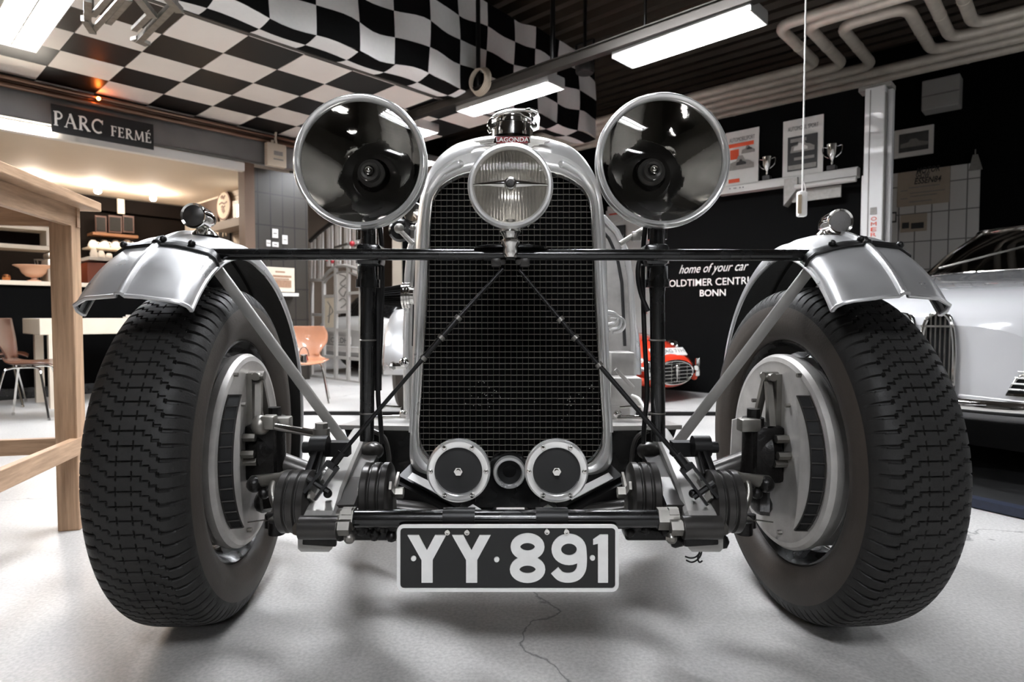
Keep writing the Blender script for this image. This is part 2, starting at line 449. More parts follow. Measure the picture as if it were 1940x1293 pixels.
mb.m(2); room_box(mb, 3.9, 6.5, -5.0, 4.2, CEIL_Z + 0.022, CEIL_Z + 0.03)
M_joint = mat('ceiling_joint', '4a3d33', 0.7)
ct = mb.build('ceiling_tiles', [M_tilew, M_tileb, M_joint], smooth=False); ct.name = 'ceiling_chequered'; tag(ct, kind='structure')

# rail along the edge of the tiles
mb = MB(); room_box(mb, 3.955, 3.985, -5.0, 4.2, CEIL_Z - 0.02, CEIL_Z + 0.02)
struct('trim_1', mb, mat('ceiling_rail', '55504b', 0.5, 0.4), smooth=False)

# chequered flag hung along the drop
FW, FH = 0.312, 0.192
mb = MB()
def fp(u, v):
    k = 0.02 * math.sin(u * 7.1 + v * 3) + 0.012 * math.sin(u * 17 + v * 9)
    return R(3.68 + k * 0.8, u, CEIL_Z - 0.01 + v + 0.018 * math.sin(u * 9.0) + 0.012 * math.sin(u * 4.3 + 1))
ub = ab(ata(600, 75, 3.68))[1]
n0 = -14; n1 = int((5.0 - ub) / FW) + 1
checker(mb, fp, n0, n1, 0, 4, FW, FH, ub, 0, 1, sub=5)
def fq(u, v):
    s_ = v / 0.29
    return R(3.68 + v, u, CEIL_Z - 0.01 + 0.018 * math.sin(u * 9.0) * (1 - s_) + 0.012 * math.sin(u * 4.3 + 1) * (1 - s_) - 0.02 * math.sin(PI * s_))
checker(mb, fq, n0, n1, 0, 2, FW, 0.145, ub, 0, 0, sub=4)
flag = mb.build('chequered_flag', [M_flagw, M_flagb], angle=70)
tag(flag, 'long black and white chequered flag cloth hung along the ceiling drop', 'flag')

# ------------------------------------------------ bar opening on the left
beam_z0, beam_z1 = 2.19, 2.40
b_col = ab(ata(482, 400, A_OPEN))[1]; b_end = ab(ata(583, 400, A_OPEN))[1]
M_tilewall = mat('dark_tile_wall', '4a4744', 0.35)
def tile_nodes(m, c, cj, sw, sh, ax):
    nt = m.node_tree; b = nt.nodes['Principled BSDF']; L = nt.links.new
    g_ = nt.nodes.new('ShaderNodeNewGeometry'); dots = []
    for v in (ax, UP):
        d = nt.nodes.new('ShaderNodeVectorMath'); d.operation = 'DOT_PRODUCT'; d.inputs[1].default_value = v
        L(g_.outputs['Position'], d.inputs[0]); dots.append(d)
    cb = nt.nodes.new('ShaderNodeCombineXYZ'); L(dots[0].outputs['Value'], cb.inputs[0]); L(dots[1].outputs['Value'], cb.inputs[1])
    br = nt.nodes.new('ShaderNodeTexBrick'); br.offset = 0; br.inputs['Scale'].default_value = 1
    br.inputs['Brick Width'].default_value = sw; br.inputs['Row Height'].default_value = sh; br.inputs['Mortar Size'].default_value = 0.006
    br.inputs['Color1'].default_value = lin(c); br.inputs['Color2'].default_value = lin(c); br.inputs['Mortar'].default_value = lin(cj)
    L(cb.outputs[0], br.inputs['Vector']); L(br.outputs['Color'], b.inputs['Base Color'])
tile_nodes(M_tilewall, '38342f', '1c1a18', 0.13, 0.32, DB)
struct('wall_left', room_box(MB(), A_OPEN, A_OPEN + 0.12, b_col, b_end, 0, CEIL_Z), M_tilewall, smooth=False)
struct('trim_2', room_box(MB(), A_OPEN - 0.01, A_OPEN + 0.13, b_col - 0.1, b_col, 0, beam_z0), mat('brown_reveal', '6a5444', 0.6, noise=(5, 0.1)), smooth=False)
struct('wall_end', room_box(MB(), A_OPEN + 0.12, 9.2, b_end - 0.06, b_end, 0, ROOF_Z), M_concrete_b, smooth=False)
# steel beam, conduits on it
mb = MB()
room_box(mb, A_OPEN - 0.09, A_OPEN - 0.07, -6, 4.1, beam_z0, beam_z1)
room_box(mb, A_OPEN - 0.09, A_OPEN + 0.02, -6, 4.1, beam_z1 - 0.02, beam_z1)
room_box(mb, A_OPEN - 0.09, A_OPEN + 0.02, -6, 4.1, beam_z0, beam_z0 + 0.02)
M_beam = mat('weathered_beam', '6c6a68', 0.55, noise=(3, 0.5), bump=(60, 0.4)); struct('trim_3', mb, M_beam, smooth=False)
mb = MB()
for k, (da, z, r) in enumerate([(-0.13, 2.41, .022), (-0.11, 2.445, .016), (-0.16, 2.455, .016)]):
    mb.tube([R(A_OPEN + da, -6, z), R(A_OPEN + da, 4.1, z)], r, 10)
tag(mb.build('conduit_pipes', mat('dark_copper_pipe', '6b5446', 0.3, 0.8)), 'thin brown conduit pipes running along the top of the weathered beam', 'pipe')
# bar ceiling, walls and dark dado front
struct('ceiling_bar', room_box(MB(), A_OPEN + 0.0, 9.1, -4.5, 3.2, 2.16, 2.22), M_cream, smooth=False)
struct('trim_4', room_box(MB(), A_OPEN - 0.02, A_OPEN + 0.05, -6, b_col - 0.1, 2.1, 2.18), M_white, smooth=False)
M_kit = mat('dark_kitchen_wall', '15110f', 0.8, noise=(4, 0.2), ior=1.15)
struct('wall_bar_back', room_box(MB(), 9.0, 9.1, -4.5, 3.2, 0, 2.2), M_kit, smooth=False)
M_ktile = mat('cream_tile_wall', 'cfc3b3', 0.4); tile_nodes(M_ktile, 'd3c7b8', '9c8e7e', 0.15, 0.15, DA)
struct('wall_bar_side', room_box(MB(), A_OPEN + 0.12, 9.0, 3.2, 3.26, 0, 2.2), M_ktile, smooth=False)
struct('wall_bar_other', room_box(MB(), A_OPEN + 0.12, 9.0, -4.6, -4.5, 0, 2.2), M_cream, smooth=False)
a_d = 6.37
struct('wall_dado', room_box(MB(), a_d, a_d + 0.06, -4.5, b_col - 0.1, 0, 0.93), M_wallb, smooth=False)
struct('baseboard_left', room_box(MB(), a_d - 0.015, a_d, -4.5, b_col - 0.1, 0, 0.09), M_black, smooth=False)
struct('wall_outer_left', room_box(MB(), A_OPEN, A_OPEN + 0.1, -6.5, -4.5, 0, ROOF_Z), M_backw, smooth=False)
struct('wall_above_bar', room_box(MB(), A_OPEN + 0.02, A_OPEN + 0.12, -4.5, b_end, 2.22, ROOF_Z), M_tileb, smooth=False)

# ------------------------------------------------ luminaires (long louvred fluorescent lights hung on rods)
def luminaire(name, pa, pb, wdt, z, label, rods=True, group='fluorescent hall lights'):
    pa = Vector((pa.x, pa.y, z)); pb = Vector((pb.x, pb.y, z)); c = (pa + pb) / 2; d = (pb - pa); L_ = d.length; d.normalize()
    x = UP.cross(d)
    t = thing('ceiling_luminaire', label, 'ceiling light', c, group)
    m = MB(); h = 0.07
    m.box(c + UP * (h + 0.006), (wdt, L_, 0.012), (x, d, UP))
    for s_ in (-1, 1):
        m.box(c + x * (s_ * wdt / 2) + UP * h / 2, (0.006, L_, h), (x, d, UP))
        m.box(c + d * (s_ * L_ / 2) + UP * h / 2, (wdt, 0.006, h), (x, d, UP))
    m.build('housing', M_louver, t, smooth=False)
    m = MB(); m.box(c + UP * (h * .6), (wdt * .80, L_ * .94, 0.012), (x, d, UP)); m.build('tubes', M_lampw, t, smooth=False)
    m = MB(); m.box(c + UP * 0.02, (0.010, L_ * .96, 0.03), (x, d, UP))
    n = int(L_ / 0.09)
    for k in range(n + 1):
        if abs(k - n / 2) > n / 2 - 2: m.box(c + d * ((k / n - .5) * L_ * .96) + UP * 0.012, (wdt * .96, 0.003, 0.022), (x, d, UP))
    m.build('louvre', M_steel, t, smooth=False)
    if rods:
        for s_ in (-.35, .35):
            m = MB(); m.cyl(c + d * (s_ * L_) + UP * h, c + d * (s_ * L_) + UP * (ROOF_Z - z), 0.008, 8); m.build('hanging_rod', M_blackm, t)
    return t
LZ = 2.38
luminaire('l', (atz(1163, 113, LZ) + atz(1195, 128, LZ)) / 2, (atz(1420, 22, LZ) + atz(1455, 45, LZ)) / 2, 0.24, LZ, 'bright twin-tube fluorescent light hanging above the right headlamp', False)
luminaire('l', (atz(867, 213, LZ) + atz(895, 221, LZ)) / 2, (atz(1039, 156, LZ) + atz(1068, 168, LZ)) / 2, 0.2, LZ, 'fluorescent light hanging behind the radiator cap in front of the flag', False)
luminaire('l', R(ab(atz(812, 240, 2.45))[0] + 1.0, ab(atz(812, 240, 2.45))[1], 0), R(ab(atz(812, 240, 2.45))[0], ab(atz(812, 240, 2.45))[1], 0), 0.25, 2.42, 'small distant fluorescent light just right of the left headlamp rim', False)
l0 = atz(20, 88, 2.40); a_, b_ = ab(l0)
luminaire('l', R(a_, b_ + 0.0), R(a_ - 1.2, b_ + 0.0), 0.26, 2.40, 'glaring white light panel under the chequered tiles in the top left corner', False)
# unseen lights added to brighten the racer, the bar side and the parked cars
for (a_, b_, hl) in [(2.16, 2.63, .62), (1.93, 1.21, .62), (-0.95, -0.95, .65), (-2.9, -2.9, .6), (-4.4, 4.3, .42), (4.6, -3.4, .5), (5.2, -0.5, .35), (6.8, 5.4, .35), (-2.5, 5.5, .6)]:
    luminaire('l', R(a_ + hl, b_), R(a_ - hl, b_), 0.3, 2.75, 'added unseen fill light built as a twin-tube fluorescent, out of the picture')

# busbar rail carrying the lights
RZ = 2.45
mb = MB(); p0 = atz(690, 243, RZ); p1 = atz(1230, 62, RZ); a0, b0 = ab(atz(940, 165, RZ))
room_box(mb, ab(p1)[0] - 1.6, ab(p0)[0], b0 - 0.03, b0 + 0.03, RZ - .03, RZ + .03)
room_box(mb, ab(p1)[0] - 1.6, ab(p0)[0], b0 - 0.045, b0 + 0.045, RZ + .03, RZ + .038)
t = thing('suspended_light_rail', 'dark steel cable rail hung from the corrugated roof on rods', 'rail', R((ab(p0)[0] + ab(p1)[0]) / 2, b0, RZ))
mb.build('rail', mat('rail_steel', '3b3733', 0.4, 0.6), t, smooth=False)
for px, py in ((906, 180), (1047, 120), (1222, 62)):
    a1 = ab(at_plane(px, py, DB, b0))[0]; mb = MB(); mb.cyl(R(a1, b0, RZ + .04), R(a1, b0, ROOF_Z), 0.018 if px < 1200 else .01, 10); mb.build('hanging_rod', M_blackm, t)
q = atb(904, 152, b0 - 0.09); mb = MB()
for k in range(5): mb.tube([q + DA * (math.cos(x_ * PI / 12) * (0.085 + .005 * k)) + UP * (math.sin(x_ * PI / 12) * (0.085 + .005 * k)) + DB * (0.012 * k) for x_ in range(24)], 0.006, 6, closed=True)
tag(mb.build('cable_coil', mat('beige_cable', 'a09383', 0.6)), 'pale cable coil hooked on the rail rod in front of the flag', 'cable')
# small black spotlight on the roof, right of the flag
q = atz(1108, 135, 2.75); t = thing('roof_spotlight', 'small black can spotlight hanging at the right end of the flag', 'spotlight', q)
mb = MB(); mb.lathe([(0.0, 0.18), (.05, .18), (.075, .1), (.08, 0), (.07, -.02), (0.0, -.02)], q, UP, 16); mb.build('lamp_body', M_greyd, t)
mb = MB(); mb.cyl(q + UP * .18, q + UP * (ROOF_Z - 2.75), .015, 8); mb.bar(q + DA * .09 + UP * .05, q + DA * .09 + UP * .24, .02, .01); mb.bar(q - DA * .09 + UP * .05, q - DA * .09 + UP * .24, .02, .01); mb.bar(q - DA * .09 + UP * .24, q + DA * .09 + UP * .24, .02, .01); mb.build('bracket', M_blackm, t)

# ------------------------------------------------ heating / exhaust pipes
PZ = 2.9
M_pipe = mat('lagged_pipe', 'd2c8ba', 0.45, 0.2, noise=(12, 0.2), bump=(40, 0.4))
def pab(px, py): return ab(atz(px, py, PZ))
bs = [pab(1440, y)[1] for y in (201, 188, 176, 163, 150)]
aL = pab(1040, 240)[0] + 3; aR = -5.4
def elbow(pts, r=0.13):
    pts = [Vector(p) for p in pts]; out = [pts[0]]
    for i in range(1, len(pts) - 1):
        p = pts[i]; u = (pts[i - 1] - p).normalized(); v = (pts[i + 1] - p).normalized()
        for k in range(6): t_ = k / 5; out.append(p + u * r * (1 - t_) ** 2 + v * r * t_ ** 2)
    out.append(pts[-1]); return out
def pipe(pts, label, r=0.042):
    m = MB(); e = elbow(pts); m.tube(e, r, 14)
    for i in range(len(e) - 1):        # joint bands
        d = (e[i + 1] - e[i]); L_ = d.length
        if L_ > 0.5:
            n = max(1, int(L_ / 0.7))
            for k in range(1, n + 1):
                c = e[i] + d * (k / (n + 1)); m.cyl(c - d.normalized() * .012, c + d.normalized() * .012, r * 1.07, 14)
    return tag(m.build('ceiling_pipe', M_pipe, angle=50), label, 'pipe', 'pipes under the roof along the black wall')
pipe([R(aL, bs[0], PZ), R(aR, bs[0], PZ)], 'lowest of the parallel grey pipes along the black wall')
pipe([R(aL, bs[1], PZ), R(aR, bs[1], PZ)], 'straight grey pipe just above the lowest one along the black wall')
bA = pab(1473, 50); bB = pab(1528, 48); bC = pab(1592, 50)
def lp(i, a0, bt, a2, label): pipe([R(aL, bs[i], PZ), R(a0, bs[i], PZ), R(a0, bt, PZ), R(a2, bt, PZ), R(a2, bs[i], PZ), R(aR, bs[i], PZ)], label)
lp(4, bA[0], bA[1], pab(1845, 50)[0], 'outermost looped grey pipe with its left corner nearest the fluorescent light')
lp(3, bB[0], bB[1], pab(1800, 70)[0], 'middle looped grey pipe between the outer and the inner loop')
lp(2, bC[0], bC[1], pab(1725, 25)[0], 'innermost looped grey pipe with two bends visible at the top right')

# brackets hanging from the tiles, top left
def angle_iron(p, q, label):
    m = MB(); m.bar(p, q, 0.05, 0.006); x, y, d = frame_from(q - p); m.bar(p + x * .025 - y * .02, q + x * .025 - y * .02, .006, .04)
    return m
t = thing('hanging_bracket', 'bent grey steel angle frame hanging in front of the chequered tiles, left one', 'bracket', atz(170, 50, 2.44))
m = MB(); Z = 2.30
for (x0, y0, x1, y1) in ((176, 30, 232, -35), (176, 58, 246, -20), (205, 45, 245, 0)): m.bar(atz(x0, y0, Z), atz(x1, y1, Z), .03, .012)
m.bar(atz(166, 0, Z), atz(166, 38, Z), .035, .02); m.bar(atz(160, 35, Z), atz(176, 60, Z), .035, .03)
m.bar(atz(170, 30, Z), atz(170, 30, Z) + UP * .2, .03, .03); m.build('frame', M_steel, t, smooth=False)
t = thing('hanging_bracket', 'grey steel arm with a foot plate hanging in front of the chequered tiles, right one', 'bracket', atz(300, 50, 2.44))
m = MB(); m.bar(atz(262, 78, Z), atz(330, 8, Z), .035, .03); m.bar(atz(252, 72, Z), atz(280, 84, Z), .05, .02)
m.bar(atz(254, 56, Z), atz(284, 26, Z), .03, .02); m.bar(atz(330, 10, Z), atz(330, 10, Z) + UP * .2, .03, .03); m.bar(atz(250, -20, Z), atz(290, 30, Z), .04, .03); m.bar(atz(340, 20, Z), atz(300, -25, Z), .04, .03); m.build('arm', M_steel, t, smooth=False)
# ================================================================== THE VINTAGE CAR
WX, WY, WZ, WR = 0.69, 1.406, 0.37, 0.37
car = thing('vintage_car', 'silver and black pre-war touring racer seen head-on with two huge headlamps and plate YY 891', 'car', (0, 2.2, 0))
STEER = math.radians(4.7)

# ---------- wheels
def tyre(s):
    prof = [(0, .3700), (.02, .3698), (.04, .3688), (.055, .3668), (.068, .3625), (.079, .354), (.088, .340), (.0935, .322), (.0955, .303), (.094, .285), (.089, .270), (.082, .259), (.074, .253), (.068, .250)]
    pv = [Vector((q, r, 0)) for q, r in prof]; pv = [Vector((-.02, .3698, 0))] + pv
    dense = bez(pv, 12); dense = dense[12:]
    d = np.array([[p.x, p.y] for p in dense]); seg = np.hypot(*np.diff(d, axis=0).T); S = np.concatenate([[0], np.cumsum(seg)])
    s_half = np.concatenate([np.arange(0, 0.068, 0.0016), np.arange(0.068, 0.105, 0.0035), np.arange(0.105, S[-1], 0.0075), [S[-1]]])
    ss = np.concatenate([-s_half[::-1][:-1], s_half])
    q = np.interp(np.abs(ss), S, d[:, 0]) * np.sign(ss); r = np.interp(np.abs(ss), S, d[:, 1])
    # outward normal of the profile
    dq = np.gradient(q, ss); dr = np.gradient(r, ss); nq, nr = -dr, dq
    NP, SUB = 90, 13; NT = NP * SUB
    v = (np.arange(NT) % SUB) / SUB
    A, V = np.meshgrid(ss, v, indexing='ij')          # across, position in pitch
    ab_ = np.abs(A)
    step = np.select([ab_ < .028, ab_ < .041, ab_ < .053], [0.0, .34, .67], 1.0) * np.sign(A)
    dist = np.abs((V - 0.25 - step + .5) % 1.0 - .5)
    depth = np.zeros_like(A); D = .0045
    depth = np.maximum(depth, np.where((dist < .045) & (ab_ < .057), D, 0))
    for e, lo in ((.028, 0), (.041, .34), (.053, .67)):        # risers of the stair pattern
        ph = (V - 0.25 - lo * np.sign(A)) % 1.0 if False else None
        rel = ((V - 0.25) * np.sign(A) - lo) % 1.0
        depth = np.maximum(depth, np.where((np.abs(ab_ - e) < .0009) & (rel <= .36), D, 0))
    slot = (np.abs(ab_ - .0130) < .0012) & (np.abs((V - .25 + .5) % 1 - .5) < .29); depth = np.maximum(depth, np.where(slot, D * 1.1, 0))
    lug = (ab_ >= .055) & (ab_ < .104); wdt = np.clip(.15 - (ab_ - .048) * 1.9, .05, .15)
    depth = np.maximum(depth, np.where(lug & (dist < wdt), D * np.clip((.106 - ab_) / .03, 0.25, 1.3), 0))
    depth += np.where(np.abs(ab_ - .109) < .0025, -.0025, 0) + np.where(np.abs(ab_ - .150) < .004, -.0012, 0)
    th = 2 * PI * np.arange(NT) / NT
    Q = q[:, None] - nq[:, None] * depth; Rr = r[:, None] - nr[:, None] * depth
    X = s * Q; Y = -Rr * np.cos(th)[None, :]; Z = Rr * np.sin(th)[None, :]
    M = MB(); na = len(ss)
    M.v = np.stack([X, Y, Z], -1).reshape(-1, 3).tolist()
    fs = []
    for i in range(na - 1):
        b0 = i * NT; b1 = b0 + NT
        fs += [(b0 + k, b0 + (k + 1) % NT, b1 + (k + 1) % NT, b1 + k) for k in range(NT)]
    rr_ = r[:-1]; M.f = fs; M.mi = [1 if rr_[i // NT] < .326 else 0 for i in range(len(fs))]
    return M
M_rubbs = mat('tyre_sidewall_rubber', '3b342e', 0.6, 0.0, noise=(9, 0.35), bump=(200, 0.2))
def wheel(s):
    base = Matrix.Translation((s * WX, WY, WZ)) @ Matrix.Rotation(STEER, 4, 'Z')
    ax = Vector((s, 0, 0)); O = Vector((0, 0, 0))
    m = MB(); m.lathe([(.247, -.074), (.254, -.070), (.250, -.060), (.244, -.050), (.238, -.03), (.224, -.02), (.222, .02), (.228, .035), (.240, .045), (.252, .06), (.248, .066)], O, ax, 72)
    rim = m.xf(base).build('wheel_rim', M_black, car)
    tm = tyre(s).xf(base); ty = tm.build('tyre', [M_rubber, M_rubbs], rim, angle=28)
    m = MB()
    for k in range(36):
        t = 2 * PI * k / 36; e = (-1) ** k * .25
        m.tube([(s * .04, math.cos(t) * .05, math.sin(t) * .05), (s * (.0 if k % 2 else .02), math.cos(t + e) * .212, math.sin(t + e) * .212)], .0028, 6)
    m.xf(base).build('wire_spokes', M_steel, rim)
    m = MB(); m.lathe([(.0, .10), (.03, .10), (.045, .07), (.055, .04), (.055, -.05), (0, -.05)], O, ax, 32); m.xf(base).build('hub', M_chrome, rim)
    # brake drum and back plate (sits level with the inner sidewall)
    m = MB(); m.lathe([(0, -.088), (.194, -.088), (.202, -.091), (.212, -.089), (.2185, -.080), (.2185, -.066), (.214, -.062), (.214, -.052), (.210, -.046), (.210, .0), (0, .0)], O, ax, 96)
    dr = m.xf(base).build('brake_drum', M_alu2, car, angle=30)
    # plate coordinates: f forward (towards the camera), z up, h height off the plate towards the car's middle
    def L(f, z, h=0.0): return Vector((s * (-.088 - h), -f, z))
    # cooling scoop
    m = MB(); n = 22; a0_, a1_ = -math.radians(47), math.radians(47); rho = .192; rc = .128
    outer = [(rho * math.cos(a0_ + (a1_ - a0_) * k / n), rho * math.sin(a0_ + (a1_ - a0_) * k / n)) for k in range(n + 1)]
    inner = [(rc + .018 * math.cos(PI * (k / n - .5)) - .004, outer[k][1] * .98) for k in range(n + 1)]
    H1 = .025
    m.grid([[L(f, z, H1) for f, z in inner], [L(f * .93 + .006, z, H1) for f, z in outer]])
    m.grid([[L(f, z, H1 - .003) for f, z in inner], [L(f * .93 + .006, z, H1 - .003) for f, z in outer]])
    m.grid([[L(f, z, H1) for f, z in inner], [L(f, z, 0) for f, z in inner]])
    m.grid([[L(inner[0][0], inner[0][1], H1), L(outer[0][0] * .93 + .006, outer[0][1], H1)], [L(inner[0][0], inner[0][1], 0), L(outer[0][0], outer[0][1], 0)]])
    sc_ = m.xf(base).build('brake_scoop', M_alu2, dr, angle=30)
    m = MB(); m.grid([[L(f * .93 + .006, z, H1) for f, z in outer], [L(f, z, 0.001) for f, z in outer]]); m.xf(base).build('scoop_gauze', M_dark, dr)
    m = MB()
    for k in range(0, n + 1, 2):
        f, z = outer[k]; m.bar(L(f * .93 + .008, z, H1), L(f + .002, z, 0), .0025, .0025)
    m.tube([L(f * .93 + .006, z, H1) for f, z in outer], .002, 6); m.tube([L(f, z, .001) for f, z in outer], .002, 6)
    m.xf(base).build('scoop_bars', M_greyd, dr)
    # A-shaped cam bracket
    m = MB()
    ap = L(.0, .165, .022)
    m.bar(L(-.005, .170, .02), L(.035, .060, .03), .014, .012); m.bar(L(-.012, .168, .02), L(-.040, .055, .03), .014, .012)
    m.box(L(-.004, .115, .006), (.012, .05, .12)); m.cyl(L(-.026, .168, .02), L(.022, .168, .02), .009, 12); m.cyl(L(.0, .168, 0), L(.0, .168, .034), .011, 12)
    m.xf(base).build('cam_bracket', M_steel, dr, angle=30)
    # knuckle, king pin, steering arms
    m = MB()
    m.cyl(L(.0, -.10, .055), L(.0, .075, .055), .024, 20); m.lathe([(.03, 0), (.045, .01), (.05, .03), (.035, .06)], L(0, 0, 0), (-s, 0, 0), 24)
    m.box(L(.0, -.005, .03), (.07, .075, .13), bev=.012); m.cyl(L(0, .075, .055), L(0, .095, .055), .015, 8)
    m.bar(L(.012, -.06, .03), L(.05, -.13, .05), .02, .03); m.ball(L(-.03, -.13, .02), .035, 14, (.6, 1.2, .8))
    m.xf(base).build('steering_knuckle', M_grease, car, angle=40)
    m = MB()
    for f, z in ((.05, .035), (.045, -.02), (-.045, .03), (-.045, -.04), (.055, .11), (.06, .0), (-.1, .1), (-.12, -.08), (.03, -.18), (.1, .18)): m.cyl(L(f, z, 0), L(f, z, .01 if abs(z) > .09 else .028), .0095 if abs(z) < .09 else .005, 6)
    m.box(L(.02, .062, .075), (.045, .03, .028), bev=.003); m.xf(base).build('knuckle_bolts', M_steel, car, angle=30)
    # light gusset plate behind the knuckle
    m = MB(); G = [(1388, 796), (1412, 790), (1434, 832), (1424, 868), (1384, 872)] if s > 0 else [(506, 802), (527, 787), (533, 800), (533, 868), (505, 870)]
    m.slab([at(x, y, 1.56) for x, y in G], (0, .006, 0)); m.build('gusset_plate', M_alu2, car, smooth=False)
for s in (-1, 1): wheel(s)

# ---------- front wings
def wing(s):
    def sec(th):      # list of points from the outer roll to the inner roll at angle th (0 = front, pi/2 = top)
        k = max(0, min(1, (th - math.radians(44)) / math.radians(60)))
        k2 = max(0, min(1, (th - PI / 2) / (PI / 2)))
        R0 = .462 + .028 * k - .01 * k2
        xo = .758 + .037 * k; xi = .572 + .042 * k + .012 * k2; W = xo - xi
        pts = []
        prof = [(-.012, -.040), (-.018, -.030), (-.016, -.016), (0.0, -.006), (.06, 0), (.20, .003), (.36, .006), (.372, .011), (.38, .0135), (.42, .0135), (.428, .011), (.44, .006), (.60, .003), (.74, -.002 - .002 * k), (.85, -.005 - .01 * k), (.93, -.010 - .008 * k), (.985, -.018 - .014 * k), (1.0, -.026 - .022 * k), (1.0, -.029 - .026 * k)]
        for f, dr in prof:
            x = xo - f * W if f >= 0 else xo - f; r = R0 + dr
            pts.append(Vector((s * x, WY - r * math.cos(th), WZ + r * math.sin(th))))
        return pts
    t0, t1 = math.radians(46.5), math.radians(205)
    rows = [sec(t0 + (t1 - t0) * k / 72) for k in range(73)]
    m = MB(); m.grid(rows)
    w_ = m.build('front_wing', M_alu, car, angle=60)
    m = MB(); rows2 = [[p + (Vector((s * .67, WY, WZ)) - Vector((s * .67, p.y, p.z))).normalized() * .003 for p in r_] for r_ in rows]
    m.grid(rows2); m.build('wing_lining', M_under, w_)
    m = MB(); m.tube([r_[0] for r_ in rows], .004, 8); m.tube([r_[-1] for r_ in rows], .004, 8); m.tube(rows[0], .004, 8); m.tube(rows[-1], .004, 8); m.build('wired_edge', M_alu, w_)
    # black band over the wing and its studs
    th = math.radians(69.5)
    a_, b_, c_ = sec(th - .035), sec(th), sec(th + .035)
    cen = Vector((0, WY, WZ)); up_ = Vector((0, -math.cos(th), math.sin(th)))
    m = MB(); m.grid([[p + up_ * .004 for p in sec(th - .028)], [p + up_ * .007 for p in sec(th)], [p + up_ * .004 for p in sec(th + .028)]])
    m.grid([[p - up_ * .001 for p in sec(th - .028)], [p + up_ * .004 for p in sec(th - .028)]])
    m.tube([p + up_ * .002 for p in sec(th - .03)], .004, 8)
    m.build('wing_band', M_blackm, w_, angle=60)
    m = MB()
    for i in (3, 11, 13): m.ball(sec(th)[i] + up_ * .009, .0075, 10)
    m.build('band_stud', M_blackm, w_)
    # side lamp on the crown
    lc = at(367 if s < 0 else 1592, 409 if s < 0 else 420, 1.33)
    m = MB(); m.lathe([(.0225, -.002), (.0265, -.004), (.0275, 0), (.0265, .006), (.026, .02), (.023, .045), (.015, .07), (.004, .085), (0, .086)], lc, (0, 1, 0), 28)
    foot = Vector((lc.x, lc.y + .045, WZ + .482)); m.lathe([(.030, 0), (.024, .008), (.014, .016), (.010, max(.02, lc.z - foot.z - .008))], foot, UP, 20)
    sl = m.build('side_lamp', M_chrome, car); m = MB(); m.lathe([(0.0001, -.007), (.012, -.0055), (.0228, -.001)], lc, (0, 1, 0), 24); m.build('lamp_lens', M_lensg if s > 0 else M_greyd, sl)
for s in (-1, 1): wing(s)

# flat stays from the crossbar ends down to the chassis
for s, (p, q) in ((-1, ((402, 497), (655, 842))), (1, ((1542, 500), (1282, 842)))):
    m = MB(); P = at(*p, 1.27); Q = at(*q, 1.42); m.bar(P, Q, .024, .008, up=(s * .35, -.9, .3), bev=.002)
    m.build('wing_stay', M_grey, car, angle=30)

# ---------- crossbar with centre flange and end fittings
BY = 1.27
m = MB(); m.tube([at(388, 482, BY), at(1562, 484, BY)], .0118, 20); crossb = m.build('crossbar', M_black, car)
m = MB(); c = at(967, 476, BY); m.lathe([(.0, .008), (.040, .007), (.060, .003), (.062, -.001), (0, -.004)], c + Vector((0, 0, .006)), UP, 40)
for i in range(len(m.v)): x, y, z = m.v[i]; m.v[i] = (c.x + (x - c.x) * 1.22, c.y + (y - c.y) * .55, z)
m.build('centre_flange', M_black, crossb)
m = MB()
for px in (940, 994): m.box(at(px, 497, BY), (.02, .016, .02), bev=.003)
m.cyl(at(953, 497, BY - .014), at(953, 497, BY + .01), .006, 6); m.cyl(at(982, 497, BY - .014), at(982, 497, BY + .01), .006, 6)
m.build('stay_lugs', M_greyd, crossb)

# ---------- lamp posts
PY = 1.36
for s, px in ((-1, 697), (1, 1245)):
    m = MB(); top = at(px, 424, PY); bot = at(px + s * 2, 835, PY)
    m.tube([top, at(px, 540, PY), at(px, 560, PY), bot], [.0165, .0185, .0162, .0155], 20)
    post = m.build('lamp_post', M_black, car)
    m = MB(); c = at(px, 482, PY - .045); m.box(c + Vector((0, .03, 0)), (.05, .07, .045), bev=.008); m.cyl(at(px, 530, PY), at(px, 545, PY), .0265, 20); m.cyl(at(px, 505, PY), at(px, 530, PY), .023, 20)
    m.cyl(at(px, 470, PY - .02), at(px, 500, PY - .02), .026, 16); m.build('post_clamp', M_black, post)
    m = MB()
    for y in (645, 783): c = at(px, y, PY); m.lathe([(.0175, -.002), (.019, 0), (.0175, .002)], c, UP, 18)
    m.build('cable_tie', M_steel, post)
    e = 1 if s < 0 else -1      # conduit on the inner side
    m = MB(); x0 = px + e * 22
    m.tube(bez([at(x0, 425, PY + .02), at(x0 + e * 4, 470, PY + .03), at(x0 + e * 5, 540, PY + .03), at(x0 + e * 2, 640, PY + .02), at(x0 - e * 3, 740, PY + .02), at(x0 + e * 2, 800, PY + .03), at(x0 + e * 4, 840, PY + .05)]), .0055, 10)
    if s < 0: m.tube([at(px + 19, 500, PY + .02), at(px + 19, 740, PY + .02)], .0085, 12)
    else: m.tube(bez([at(1222, 470, PY), at(1210, 500, PY), at(1209, 530, PY), at(1216, 562, PY), at(1228, 590, PY)]), .0052, 10)
    m.build('wiring_conduit', M_blackm, post)

